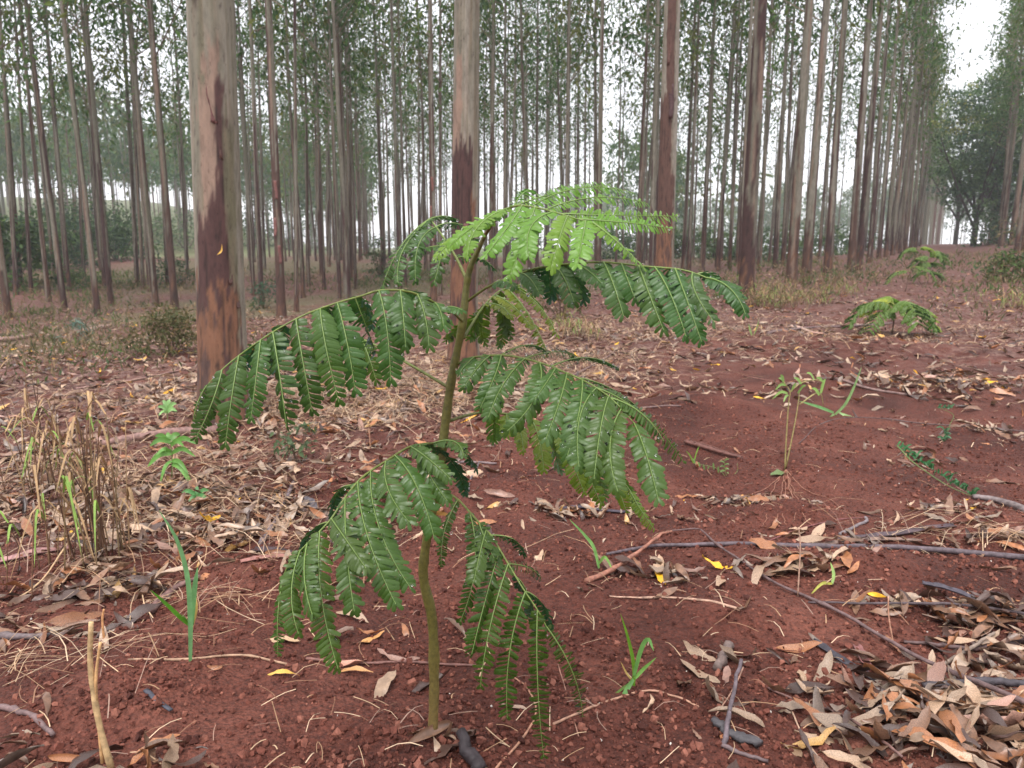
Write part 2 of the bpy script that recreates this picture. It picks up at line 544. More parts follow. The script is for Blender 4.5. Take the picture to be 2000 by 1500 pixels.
def leaf_cloud(mb, P, L, W, cols, droop=.6, m=0):
    N = len(P)
    M = rotm(rng.uniform(-1.3, .5, N) - droop, rng.normal(0, .5, N), rng.uniform(0, 6.283, N))
    sc = rng.uniform(.65, 1.35, N)
    M = M * np.stack([W * sc, L * sc, L * sc], -1)[:, None, :]
    stamp(mb, LQ_V, LQ_Q, M, P, cols, m=m)

EUC = np.array([(.066, .128, .036), (.084, .150, .042), (.052, .104, .036), (.112, .152, .040), (.070, .124, .054), (.128, .144, .042)])

def crown_mesh(seed, H, Hc, Rc, nb, ncl, nl, L, W, wood=True):
    r = np.random.default_rng(seed)
    mb = MB(); P = []; C = []
    for b in range(nb):
        f = (b + r.uniform(0, 1)) / nb
        f = f ** .85
        z0 = Hc + (H - Hc) * f
        ln = Rc * (1.15 - .75 * f) * r.uniform(.6, 1.25) * (1 if r.random() > .1 else 1.5)
        az = r.uniform(0, 6.283); el = r.uniform(.35, .95)
        d = np.array((math.cos(az) * math.cos(el), math.sin(az) * math.cos(el), math.sin(el)))
        p0 = np.array((0, 0, z0)); p1 = p0 + d * ln * .6; p2 = p0 + d * ln + np.array((0, 0, -.22 * ln))
        if wood: tube(mb, [p0, p1, p2], [.022, .014, .005], 3, srgb(110, 100, 85), m=1, cap=False)
        tint = EUC[r.integers(0, 6)]
        for k in range(ncl):
            g = r.uniform(.3, 1.05)
            ctr = p0 + (p2 - p0) * g + np.array((0, 0, .1)) + r.normal(0, .16 * ln + .05, 3)
            n = int(nl * r.uniform(.5, 1.4))
            P.append(ctr + r.normal(0, 1, (n, 3)) * np.array((.24, .24, .2)) * (.7 + .5 * r.random()) * (1 + L))
            C.append(np.tile(tint, (n, 1)) * r.uniform(.7, 1.3, (n, 1)) * r.uniform(.85, 1.2))
    P = np.concatenate(P); C = np.concatenate(C)
    leaf_cloud(mb, P, L, W, C)
    return mb.mesh('crown', [M_CROWN, M_BARK], color=True, smooth=False)

CROWNS = [crown_mesh(100 + k, h, hc, rc, 30, 4, 8, .23, .085) for k, (h, hc, rc) in enumerate(
    ((18.5, 6.0, 1.7), (17.5, 6.8, 1.9), (19, 6.4, 1.6), (17, 5.4, 1.8), (18.5, 7.4, 2.0), (18, 5.8, 1.6)))]
CH = (18.5, 17.5, 19, 17, 18.5, 18)
TRUNKV = [trunk_mesh(CH[k % 6], .078 + .010 * (k % 3), (0, 0), 300 + k, 10, 6, .3, red=(-.02, .08, .03, .12)[k % 4], bend=.3) for k in range(12)]

n_tree = 0
def euc(base, r0=None, lean=None, label=None, group=None, seed=0, tm=None, var=0):
    t = link('eucalyptus_tree', None, loc=base, label=label, cat='tree', group=group)
    t.empty_display_size = .3
    if tm is not None:
        link('trunk', tm, t)
        c = link('crown', CROWNS[var % 6], t)
        c.rotation_euler = (-lean[1], lean[0], seed * 2.4)
    else:
        t.rotation_euler = (random.gauss(0, .015), random.gauss(0, .015), seed * 2.4)
        s = random.uniform(.9, 1.12); t.scale = (s, s, s)
        link('trunk', TRUNKV[(var % 6) + 6 * (seed % 2)], t)
        link('crown', CROWNS[var % 6], t)
    return t

# the trunks that can be picked out: base pixel, diameter, top pixel column, red bark, label
ZV = lambda u, v, Y: float(at(u, v, Y)[2])
z1 = lambda v: ZV(420, v, 4.45)
z2 = lambda v: ZV(905, v, 6.7)
z3 = lambda v: ZV(1300, v, 11.2)
SPEC1 = [('s', -.62, .02, z1(430), z1(175)), ('s', -.35, .25, z1(200), z1(110)), ('m', .35, .8, z1(640), z1(260)), ('d', -.12, .38, z1(640), z1(165)),
         ('d', -.85, .42, z1(600), z1(415)), ('o', -1.2, .75, z1(840), z1(555)), ('d', -.1, .35, z1(690), z1(560)), ('d', .0, .6, z1(830), z1(700)), ('o', .4, .75, z1(620), z1(545))]
SPEC2 = [('s', -.95, -.3, z2(300), z2(120)), ('d', -.75, .45, z2(350), z2(282)), ('d', -1.2, .55, z2(420), z2(300)), ('o', .3, .72, z2(440), z2(388)), ('d', -1.2, .35, z2(520), z2(400)),
         ('o', -1.2, .9, z2(720), z2(500)), ('d', -1.2, .6, z2(720), z2(440))]
SPEC3 = [('d', -1.2, .5, z3(420), z3(200)), ('d', -.5, .6, z3(230), z3(-40)), ('o', -1.2, .8, z3(640), z3(430)), ('d', -.8, .7, z3(600), z3(330))]
LEFT = 'slim eucalyptus in the hollow beyond the left side of the thickest trunk'
LIST = [
    (440, 815, .262, 410, 0, 'thickest trunk, smooth grey-green bark with a salmon patch above dark flaking base', SPEC1, 4.45),
    (905, 705, .232, 912, 0, 'thick grey eucalyptus trunk rising straight behind the sapling stem', SPEC2, 6.7),
    (1295, 616, .262, 1313, .05, 'red-brown eucalyptus trunk behind the right end of the bright green frond', SPEC3, 11.2),
    (1457, 584, .262, 1483, .02, 'thick eucalyptus just beyond the dark right frond, dry grass at its foot', None, 0),
    (1545, 553, .25, 1580, .04, 'eucalyptus at the near end of the row right of the tall dry grass', None, 0),
    (1574, 545, .25, 1614, .05, 'eucalyptus standing close beside another, brush heaped between their feet', None, 0),
    (1616, 533, .24, 1653, .03, 'eucalyptus with dark bark at its foot, seventh in the row lining the strip', None, 0),
    (1662, 530, .25, 1700, .05, 'red-barked eucalyptus with a dark hollow scar low on its trunk', None, 0),
    (1677, 526, .22, 1721, 0, 'grey eucalyptus close behind the scarred red-barked one', None, 0),
    (1698, 512, .22, 1738, 0, 'eucalyptus with a dark clump at its foot beyond the scarred trunk', None, 0),
    (1716, 506, .2, 1757, 0, None, None, 0), (1730, 502, .2, 1772, 0, None, None, 0), (1743, 499, .2, 1788, 0, None, None, 0),
    (1757, 496, .2, 1802, 0, None, None, 0), (1768, 494, .2, 1812, 0, None, None, 0), (1778, 492, .2, 1822, 0, None, None, 0), (1787, 490, .2, 1828, 0, None, None, 0),
    (16, 620, .2, -60, .08, 'leaning reddish eucalyptus cut by the left edge of the picture', None, 0),
    (32, 575, .17, 0, .0, 'dark eucalyptus beside the reddish trunk at the left edge', None, 0),
    (61, 572, .15, 28, .0, 'slender eucalyptus second from the dark one at the left edge, dark root at its foot', None, 0),
    (136, 570, .15, 87, .02, 'lone slender dark eucalyptus with open ground on both sides, left part of plantation', None, 0),
    (205, 567, .15, 158, .0, 'slim eucalyptus half hidden behind a stouter one left of the thickest trunk', None, 0),
    (217, 596, .18, 165, .02, 'mossy leaning eucalyptus well left of the thickest trunk, standing nearest there', None, 0),
    (305, 598, .19, 254, .05, 'eucalyptus with a split dark foot just left of the thickest trunk', None, 0),
    (293, 570, .16, 246, .05, 'reddish eucalyptus close behind the split-footed one', None, 0),
    (268, 560, .14, 236, 0, LEFT, None, 0), (280, 565, .16, 252, 0, LEFT, None, 0), (327, 560, .13, 297, 0, LEFT, None, 0),
    (496, 578, .15, 462, .04, 'slim eucalyptus first to the right of the thickest trunk', None, 0),
    (511, 596, .17, 484, .02, 'brown mossy eucalyptus second to the right of the thickest trunk', None, 0),
    (550, 620, .205, 525, .22, 'eucalyptus with long red-brown bark patches between thickest trunk and sapling', None, 0),
    (579, 607, .12, 576, 0, 'straight greenish eucalyptus close right of the red-patched trunk', None, 0),
    (633, 565, .15, 612, 0, 'slim eucalyptus, nearest left one of the pair before the arching frond', None, 0),
    (663, 582, .16, 644, .0, 'dark-footed eucalyptus standing in front of the middle thicket of trunks', None, 0),
    (682, 566, .12, 662, 0, None, None, 0), (695, 565, .13, 676, 0, None, None, 0),
    (781, 572, .16, 765, .02, 'slim eucalyptus behind the drooping upper left frond', None, 0), (792, 560, .13, 778, .02, None, None, 0),
    (847, 587, .2, 842, .2, 'red-brown eucalyptus just left of the grey trunk behind the sapling', None, 0),
    (860, 578, .14, 858, .03, 'slim grey eucalyptus squeezed between red-brown and thick grey trunks', None, 0),
    (958, 572, .19, 966, .05, 'eucalyptus with reddish foot just right of the thick grey trunk', None, 0),
    (985, 565, .13, 988, .02, None, None, 0), (1105, 560, .17, 1113, .04, 'dark straight eucalyptus above the bright green frond', None, 0),
    (1168, 560, .2, 1178, .07, 'reddish eucalyptus above the tip of the bright green frond', None, 0),
    (1270, 550, .19, 1288, 0, 'slim eucalyptus hugging the left side of the red-brown trunk', None, 0),
    (1445, 537, .18, 1470, 0, None, None, 0), (1483, 528, .17, 1506, 0, None, None, 0), (1514, 524, .2, 1538, 0, None, None, 0),
    (1529, 520, .18, 1553, 0, None, None, 0), (1345, 535, .18, 1365, .02, None, None, 0), (1372, 532, .2, 1397, .05, None, None, 0), (1402, 530, .18, 1436, 0, None, None, 0),
    (1425, 525, .15, 1445, 0, None, None, 0)]
placed = []
LTREES = []
for k, (u, v, dia, ut, red, lab, spec, Y) in enumerate(LIST):
    b = gpt(u, v)
    if dia < .2 and b[1] > 45: b = gpt(u, v + 6)
    top = at(ut, 0, b[1])
    ln = ((top[0] - b[0]) / (top[2] - b[2]), random.gauss(0, .004))
    hi = spec is not None
    tm = trunk_mesh(CH[k % 6], dia / 2, ln, 40 + k, 72 if hi else 18, 4.6 if hi else 7.0, .022 if hi else .1, spec or (),
                    math.atan2(-b[1], -b[0]), red, .03 if hi else .06)
    placed.append(b)
    grp = None
    if lab is None:
        lab = ('slim eucalyptus among those lining the strip far down the row' if u > 1700 else
               'slim eucalyptus in the thin rows seen against pale sky right of centre' if u > 1300 else
               'slim eucalyptus in the front of the thicket behind the sapling')
        grp = lab.replace('slim eucalyptus', 'eucalyptuses')
    elif lab == LEFT: grp = 'slim trunks in the hollow'
    o = euc(b, lean=ln, label=lab, group=grp or 'eucalyptus plantation', seed=k, tm=tm, var=k)
    LTREES.append(o)
TREE1, TREE2, TREE3 = placed[0], placed[1], placed[2]
PL = np.array(placed)

def grid_trees():
    out = []
    dm = lambda az: np.interp(az, [-38, -27, -22, -12, -6, 0, 5, 10, 14, 18, 23, 27, 30, 40], [44, 48, 62, 88, 92, 88, 74, 54, 46, 44, 52, 70, 92, 92])
    for j in list(range(0, 40)) + [-2, -3, -4, -5]:
        q0 = -3.7 - 3.2 * j if j >= 0 else 2.05 + 3.0 * (-2 - j)
        for i in range(-20, 64):
            s0 = 3.0 + 2.55 * i + (1.2 if j % 2 else 0)
            s, q = s0 + random.gauss(0, .16), q0 + random.gauss(0, .16)
            x, y = s * .5 + q * .866, s * .866 - q * .5
            if y < 2: continue
            az = math.degrees(math.atan2(x, y)); d = math.hypot(x, y)
            tail = j in (0, 1) and s < 165
            if abs(az) > 37 or (d > dm(az) + (42 if 6 < az < 27 else 0) and not tail): continue
            if d > dm(az) and not tail and random.random() < .68: continue
            if az < -19 and random.random() < .38: continue
            lim = 23 if az < -2 else 27
            if j == 0: lim = 49
            if j < 0: lim = 34
            if d < lim or random.random() < (.12 if d < 40 or j <= 0 else .26): continue
            if np.min(np.hypot(PL[:, 0] - x, PL[:, 1] - y)) < 1.3: continue
            out.append((d, x, y, az, j))
    return sorted(out)
GT = grid_trees()
N_IND = 300 - len(LIST)
LMK = [(16, 'reddish leaning trunk at the left edge'), (136, 'lone slender dark trunk'), (217, 'mossy leaning trunk'), (305, 'split-footed trunk'), (440, 'thickest trunk'), (550, 'red-patched trunk'),
       (663, 'dark-footed trunk before the middle thicket'), (781, 'drooping upper left frond'), (847, 'red-brown trunk left of the stem'), (905, 'grey trunk behind the sapling'), (958, 'reddish-footed trunk'), (1105, 'dark straight trunk above the bright frond'),
       (1168, 'reddish trunk above the frond tip'), (1295, 'red-brown trunk right of centre'), (1457, 'thick trunk beyond the right frond'), (1545, 'first trunk of the strip row'), (1662, 'scarred red-barked trunk')]
def zone(az, d, j):
    if j < 0: return 'eucalyptus in the block beyond the far right side of the strip' if d < 60 else 'faint far eucalyptus of the block at the right edge'
    if j == 0: return 'distant eucalyptus in the row that lines the strip, near its far end'
    u = 1000 + math.tan(R(az)) * FPX * CP
    k = min(LMK, key=lambda m: abs(m[0] - u))
    return f"{'slim' if d < 36 else 'thin, farther back' if d < 58 else 'faint far'} eucalyptus seen just {'left' if u < k[0] else 'right'} of the {k[1]}"
for k, (d, x, y, az, j) in enumerate(GT[:N_IND]):
    lb = zone(az, d, j)
    t_ = euc((x, y, float(gz(x, y))), label=lb, group=lb.replace('eucalyptus', 'eucalyptuses'), seed=k, var=k * 5 + k // 6)
    if j <= 0: t_.children[1].scale = (1.45, 1.45, 1.0)

# ------------------------------------------------------------------ what is too far to count
def far_stand(name, pts, label, Hm, nleaf, L, W, cat=None):
    mb = MB(); P = []; C = []
    for (x, y) in pts:
        z = float(gz(x, y)); H = Hm * random.uniform(.85, 1.15)
        tube(mb, [(x, y, z - .3), (x + random.gauss(0, .1), y, z + H * .5), (x + random.gauss(0, .2), y, z + H)], [.11, .08, .02], 5, GREYG if random.random() < .6 else REDB, m=1, cap=False)
        for c in range(nleaf // 14):
            f = rng.random() ** .8
            ctr = np.array((x, y, z + H * (.42 + .58 * f))) + rng.normal(0, 1, 3) * np.array((1, 1, .3)) * (1.15 - .7 * f)
            P.append(ctr + rng.normal(0, .34 * (1 + L), (14, 3)))
            C.append(np.tile(EUC[rng.integers(0, 6)], (14, 1)) * rng.uniform(.75, 1.25, (14, 1)))
    leaf_cloud(mb, np.concatenate(P), L, W, np.concatenate(C))
    link(name, mb.mesh(name, [M_CROWN, M_BARK], color=True, smooth=False), kind='stuff', label=label, cat=cat)
far_stand('distant_eucalyptus_stand', [(x, y) for d, x, y, az, j in GT[N_IND:]], 'far depth of the eucalyptus plantation merging into one mass', 18, 100, .34, .13)

def polar(az0, az1, d0, d1, n):
    return [(d * math.sin(R(a)), d * math.cos(R(a))) for a, d in zip(rng.uniform(az0, az1, n), rng.uniform(d0, d1, n))]
far_stand('hillside_forest', polar(-40, -10, 100, 250, 330), 'misty forest on the hillside far beyond the left of the plantation', 17, 240, .75, .3)
far_stand('distant_treeline', polar(2, 35, 190, 325, 270) + polar(7, 17, 105, 130, 16), 'faint bluish line of far trees under the pale sky', 17, 220, .85, .34)

# ------------------------------------------------------------------ bushes and other trees
def bush_mesh(seed, w, h, n, L, W, pal, clump=26, dens=.16, stems=9):
    r = np.random.default_rng(seed); mb = MB(); P = []; C = []
    pal = np.array(pal)
    nc = max(4, n // clump)
    cen = []
    for k in range(nc):
        a = r.uniform(0, 6.283); rr = math.sqrt(r.random()); f = r.random() ** .8
        c = np.array((math.cos(a) * rr * w / 2 * (1.1 - .55 * f), math.sin(a) * rr * w / 2 * (1.1 - .55 * f), h * (.06 + .9 * f) * (1 - .25 * rr)))
        cen.append(c)
        P.append(c + r.normal(0, 1, (clump, 3)) * np.array((1, 1, .75)) * dens * w * r.uniform(.5, 1))
        C.append(np.tile(pal[r.integers(0, len(pal))], (clump, 1)) * r.uniform(.7, 1.3, (clump, 1)))
    P = np.concatenate(P); P[:, 2] = np.abs(P[:, 2]) + .01
    leaf_cloud(mb, P, L, W, np.concatenate(C), droop=.1)
    ms = MB()
    for k in range(stems):
        c = cen[r.integers(0, nc)]
        tube(ms, spline([(c[0] * .1, c[1] * .1, -.03), c * np.array((.5, .5, .55)), c], 5), np.linspace(.012, .004, 5) * h, 4, srgb(95, 75, 60))
    return mb.mesh('foliage', M_BUSH, color=True, smooth=False), ms.mesh('stems', M_STEM, color=True)

def bush(name, u, v, w, h, n, L, W, pal, label, cat='bush', group=None, d=None, **kw):
    if d is not None:
        a = math.atan((u - 1000) / FPX / CP); x, y = d * math.sin(a), d * math.cos(a); b = (x, y, float(gz(x, y)))
    else: b = gpt(u, v)
    f, s = bush_mesh(int(u * 7 + h * 100), w, h, n, L, W, pal, **kw)
    t = link(name, None, loc=b, label=label, cat=cat, group=group)
    link('foliage', f, t); link('stems', s, t)
    return t
DG = [(.042, .075, .034), (.056, .098, .040), (.075, .12, .045), (.040, .070, .044)]
LG = [(.07, .12, .035), (.10, .15, .04), (.06, .10, .045)]
OL = [(.11, .105, .045), (.15, .13, .06), (.08, .09, .035), (.19, .14, .07)]
for u, d, w, h, lb in ((40, 36, 3.6, 3.6, 'pale green thicket bush at the far left, nearest of the thicket'), (112, 50, 5, 3.6, 'dark bush of the far left thicket, behind two thin trunks'),
                       (180, 55, 5, 3.4, 'dark rounded bush in the middle of the far left thicket'), (252, 57, 5.2, 3.8, 'dark green bush at the right of the far left thicket'),
                       (170, 70, 7, 7.5, 'tall pale bush behind the dark rounded one, far left')):
    bush('thicket_bush', u, 0, w, h, 1900, .26, .14, DG + LG[:1] if 'dark' in lb or 'dim' in lb else DG + LG + LG, lb, d=d, group='bushes of the far left thicket', dens=.09)
for u, d, w, h in ((1330, 60, 7, 2.4), (1400, 66, 8, 2.6), (1480, 62, 8, 2.2), (1550, 70, 8, 2.4), (1640, 74, 8, 2.2), (1250, 64, 7, 2.6), (1170, 68, 7, 3), (700, 112, 10, 4), (800, 112, 10, 4), (580, 108, 10, 4.5), (300, 92, 11, 4.2), (385, 96, 12, 5), (450, 102, 12, 4.6), (500, 110, 11, 4.4), (230, 90, 11, 4.8), (900, 108, 9, 4), (1010, 95, 9, 4)):
    bush('scrub_bush', u, 0, w, h, 1500, .3, .16, LG + DG[:2], 'low green scrub bush beyond the last trunks' if u > 1100 else 'green scrub bush at the far end of the dense stand' if u > 550 else 'hazy far scrub bush on the slope around the thickest trunk', d=d, dens=.1,
         group='scrub right of centre' if u > 1100 else 'scrub behind the dense stand' if u > 550 else 'far scrub on the slope')
bush('shrub', 335, 690, .95, .5, 1500, .055, .024, OL, 'olive dry-leaved shrub at the foot of the thickest trunk', 'shrub', dens=.11, stems=16)
bush('shrub', 1095, 622, .75, .55, 700, .06, .028, OL[:2] + [(.2, .18, .06)], 'yellowish shrub on the straw behind the right-hand frond', 'shrub', dens=.12, stems=12)
bush('shrub', 1962, 548, 1.5, .75, 900, .11, .05, LG + OL, 'bright green shrub on the rise at the right edge', 'shrub', dens=.11, stems=10)
bush('shrub', 585, 905, .22, .26, 90, .04, .016, [(.09, .13, .06), (.11, .15, .08)], 'small grey-green seedling shrub under the left frond', 'shrub', dens=.14, stems=8, clump=9)
bush('shrub', 515, 602, 1.2, .9, 420, .09, .04, [(.05, .10, .06), (.06, .11, .05)], 'bluish green young shrub beside the red-patched trunk', 'shrub', dens=.13, stems=9)
bush('shrub', 150, 668, .6, .42, 200, .13, .018, [(.13, .2, .16), (.09, .14, .10)], 'pale spiky blue-green shrub beside the fallen log', 'shrub', dens=.12, stems=9)
bush('shrub', 345, 562, 2.0, 1.5, 700, .13, .06, DG, 'dark round shrub left of the thickest trunk, mid distance', 'shrub', dens=.1)
bush('shrub', 165, 565, 2.2, 1.1, 700, .13, .06, LG, 'light green shrub behind the lone slender trunk', 'shrub', dens=.1)

def broadleaf(u, d, H, R_, seed, label, trunk_u=0):
    a = math.atan((u - 1000) / FPX / CP); x, y = d * math.sin(a), d * math.cos(a)
    b = np.array((x, y, float(gz(x, y))))
    r = np.random.default_rng(seed); mw = MB(); ml = MB(); P = []; C = []
    bk = srgb(62, 52, 48)
    tube(mw, [(0, 0, -.3), (.05, 0, H * .12), (.0, .05, H * .22)], [.24, .19, .16], 9, bk, cap=False)
    for k in range(9):
        az = k * 2.4 + r.uniform(-.3, .3); el = r.uniform(.95, 1.35); ln = H * r.uniform(.4, .68)
        dd = np.array((math.cos(az) * math.cos(el), math.sin(az) * math.cos(el), math.sin(el)))
        p0 = np.array((0, 0, H * r.uniform(.10, .24))); p2 = p0 + dd * ln
        tube(mw, spline([p0, (p0 + p2) / 2 + r.normal(0, .35, 3), p2], 6), np.linspace(.10, .03, 6), 6, bk, cap=False)
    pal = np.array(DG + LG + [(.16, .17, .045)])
    for k in range(150):
        v = r.normal(0, 1, 3); v /= np.linalg.norm(v); rad = r.uniform(.35, 1.0) ** .6
        cc = np.array((v[0] * R_ * rad, v[1] * R_ * rad, H * .58 + v[2] * H * .41 * rad))
        if r.random() < .12: cc = cc * np.array((1.2, 1.2, 1.05))
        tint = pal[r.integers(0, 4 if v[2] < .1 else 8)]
        P.append(cc + r.normal(0, 1, (60, 3)) * np.array((.62, .62, .26)) * r.uniform(.6, 1.2))
        C.append(np.tile(tint, (60, 1)) * r.uniform(.75, 1.3, (60, 1)) * 1.5)
    leaf_cloud(ml, np.concatenate(P), .26, .15, np.concatenate(C), droop=.1)
    t = link('broadleaf_tree', None, loc=b, label=label, cat='tree', group='broadleaf trees at the end of the strip')
    link('trunk', mw.mesh('trunk', M_BARK, color=True), t)
    link('crown', ml.mesh('crown', M_BUSH, color=True, smooth=False), t)
broadleaf(1872, 66, 12.5, 3.3, 5, 'dark spreading broadleaf tree with forking black trunk at the end of the strip')
broadleaf(1838, 88, 16, 3.6, 15, 'hazy broadleaf tree behind the last trunks of the row')
broadleaf(1928, 70, 10.5, 2.6, 9, 'smaller broadleaf tree with one slim leaning trunk beside the dark spreading one')
bush('shrub', 1900, 0, 4.5, 2.0, 900, .25, .12, DG, 'dark low bush at the foot of the spreading broadleaf tree', d=64)
bush('shrub', 1975, 0, 3.5, 1.3, 600, .2, .1, LG + OL, 'pale bush at the foot of the far right trunks', d=42)
bush('young_tree', 744, 541, 1.3, 2.1, 420, .15, .07, OL[:1] + DG[:3], 'small bushy young tree alone in the middle of the dense stand', 'tree', dens=.12)

# undergrowth between the trunks, too mixed to count
def undergrowth():
    mb = MB(); P = []; C = []
    pal = np.array(LG + OL + [(.24, .17, .10), (.20, .14, .09), (.28, .20, .12), (.12, .13, .05)])
    for (u, v, su, sv, n) in ((160, 557, 130, 9, 100), (700, 552, 220, 14, 110), (400, 560, 250, 22, 70), (150, 600, 170, 26, 70), (900, 548, 200, 14, 80), (200, 680, 160, 40, 40),
                              (1500, 560, 90, 20, 40), (1600, 545, 90, 12, 40), (60, 650, 90, 30, 50), (1250, 560, 160, 22, 60), (1860, 530, 90, 25, 30), (1960, 570, 50, 30, 26), (150, 700, 140, 40, 25), (1480, 520, 150, 8, 50)):
        for k in range(n):
            b = gpt(u + random.gauss(0, su), min(max(v + random.gauss(0, sv), 506), 760))
            d = math.hypot(b[0], b[1]); m = int(26 if d > 12 else 34)
            tint = pal[rng.integers(0, len(pal))]
            w = rng.uniform(.15, .5) * (1 + d * .012); h = rng.uniform(.1, .3)
            P.append(np.stack([b[0] + rng.normal(0, w, m), b[1] + rng.normal(0, w, m), np.zeros(m)], 1) + np.array((0, 0, b[2])) + np.stack([np.zeros(m), np.zeros(m), rng.uniform(0, h, m)], 1))
            C.append(np.tile(tint, (m, 1)) * rng.uniform(.7, 1.3, (m, 1)))
    P = np.concatenate(P); C = np.concatenate(C); N = len(P)
    d = np.hypot(P[:, 0], P[:, 1])
    M = rotm(rng.uniform(.6, 1.5, N), rng.normal(0, .5, N), rng.uniform(0, 6.28, N))
    L = rng.uniform(.10, .30, N) * np.clip(.18 + d * .022, .3, 1.2)
    M = M * np.stack([L * rng.uniform(.09, .25, N), L, L], -1)[:, None, :]
    stamp(mb, LQ_V, LQ_Q, M, P, C)
    link('undergrowth', mb.mesh('undergrowth', M_BUSH, color=True, smooth=False), kind='stuff', label='low mixed weeds and dry grass between the plantation trunks')
undergrowth()

# haze: damp air round the whole place
def haze():
    mb = MB()
    x0, x1, y0, y1, za, zb = -300, 300, -60, 345, -8, 52
    V = [(x, y, z) for z in (za, zb) for y in (y0, y1) for x in (x0, x1)]
    mb.add(V, [(0, 2, 3, 1), (4, 5, 7, 6), (0, 1, 5, 4), (2, 6, 7, 3), (0, 4, 6, 2), (1, 3, 7, 5)])
    m = bpy.data.materials.new('damp_air'); m.use_nodes = True
    nt = m.node_tree; nt.nodes.clear()
    o = nt.nodes.new('ShaderNodeOutputMaterial'); p = nt.nodes.new('ShaderNodeVolumePrincipled')
    p.inputs['Color'].default_value = (.98, .99, 1, 1)
    p.inputs['Density'].default_value = .0010
    nt.links.new(p.outputs[0], o.inputs['Volume'])
    link('haze', mb.mesh('haze', m, smooth=False), kind='stuff', label='thin damp mist hanging through the plantation')
haze()

# ================================================================== THE SAPLING
# a pinna: a thin axis with opposite leaflets, one connected surface
LF = np.array([.07, .30, .64, .92, 1.0])
LWD = np.array([.72, 1.0, 1.06, .88, 0.0])

def pinna_mesh(p0, p1, n0, hw, arch=.12, sag=None, spacing=.275, seed=0, fold=.3, loose=0.0, coarse=False):
    r = np.random.default_rng(seed)
    p0, p1, n0 = (np.asarray(x, float) for x in (p0, p1, n0))
    ln = np.linalg.norm(p1 - p0)
    k = max(5, int(round(ln / (hw * spacing))))
    t = np.linspace(0, 1, k + 1)[:, None]
    n0 = n0 / np.linalg.norm(n0)
    ctl = (p0 + p1) / 2 + n0 * arch * ln + (np.asarray(sag) if sag is not None else 0)
    side = np.cross(p1 - p0, n0); side /= np.linalg.norm(side) + 1e-9
    ctl = ctl + side * r.normal(0, .09) * ln
    P = (1 - t) ** 2 * p0 + 2 * t * (1 - t) * ctl + t ** 2 * p1
    A = np.gradient(P, axis=0); A /= np.linalg.norm(A, axis=1)[:, None]
    Nn = n0 - A * (A @ n0)[:, None]; Nn /= np.linalg.norm(Nn, axis=1)[:, None] + 1e-9
    tw = r.normal(0, .30) * np.linspace(0, 1, k + 1)[:, None]
    Bn = np.cross(A, Nn)
    Nn, Bn = Nn * np.cos(tw) + Bn * np.sin(tw), Bn * np.cos(tw) - Nn * np.sin(tw)
    rad = .0012 if not coarse else .003
    V = []; T = []; Q = []; drops = []
    for i in range(k + 1):                                   # three-sided axis
        rr = rad * (1.2 - .8 * i / k)
        V += [P[i] + Bn[i] * rr, P[i] - Bn[i] * rr, P[i] + Nn[i] * rr * 1.5]
        if i < k:
            a, b = 3 * i, 3 * i + 3
            for x, y in ((0, 2), (2, 1), (1, 0)): Q.append((a + x, b + x, b + y, a + y))
    for i in range(k):
        f = (i + .5) / k
        L = hw * (min(1, .62 + 1.6 * f) if f < .25 else 1.0) * (1 if f < .7 else 1 - .42 * ((f - .7) / .3) ** 1.5)
        for sd in (1, -1):
            if r.random() < .03 + loose * .10: continue
            Li = L * r.uniform(.84, 1.08); Wd = ln / k * .44 * r.uniform(.92, 1.08)
            al = .20 + .34 * f + r.normal(0, .08 + .25 * loose)
            if i == k - 1: al = 1.05
            o = P[i] * .5 + P[i + 1] * .5
            e = Bn[i] * sd * math.cos(al) + A[i] * math.sin(al)
            w = A[i] - e * (A[i] @ e); w /= np.linalg.norm(w)
            fo = fold + r.normal(0, .17 + .2 * loose)
            e2 = e * math.cos(fo) - Nn[i] * math.sin(fo)
            m = np.cross(e2, w) * -sd if False else Nn[i] * math.cos(fo) + e * math.sin(fo)
            ro = r.normal(.10, .22); w = w * math.cos(ro) - m * math.sin(ro)
            base = len(V)
            root = 3 * i + (0 if sd > 0 else 1)
            curl = r.uniform(.10, .26)
            for q in range(4):
                c = o + e2 * Li * LF[q] - m * curl * Li * LF[q] ** 2.2
                wv = w * Wd * LWD[q]
                V += [c - wv + m * Wd * .16, c + m * Wd * .16, c + wv - m * Wd * .30]
            V.append(o + e2 * Li - m * curl * Li * 1.0)
            fl = (lambda a, b, c_: (a, b, c_)) if sd < 0 else (lambda a, b, c_: (a, c_, b))
            T += [fl(root, base, base + 1), fl(root, base + 1, base + 2)]
            for q in range(3):
                x = base + 3 * q
                for y in (0, 1):
                    Q.append((x + y, x + y + 3, x + y + 4, x + y + 1) if sd < 0 else (x + y, x + y + 1, x + y + 4, x + y + 3))
            x = base + 9
            T += [fl(x, base + 12, x + 1), fl(x + 1, base + 12, x + 2)]
            drops.append((o + e2 * Li * .5 + m * Wd * .2, m, o + e2 * Li * 1.0 - m * curl * Li))
    mb = MB(); mb.add(V, Q[:3 * k], None, m=1); mb.n = 0; mb.v, mb.c = [], []; mb.add(V, Q[3 * k:], T)
    return mb.mesh('pinna', [M_LEAFLET, M_AXIS]), drops

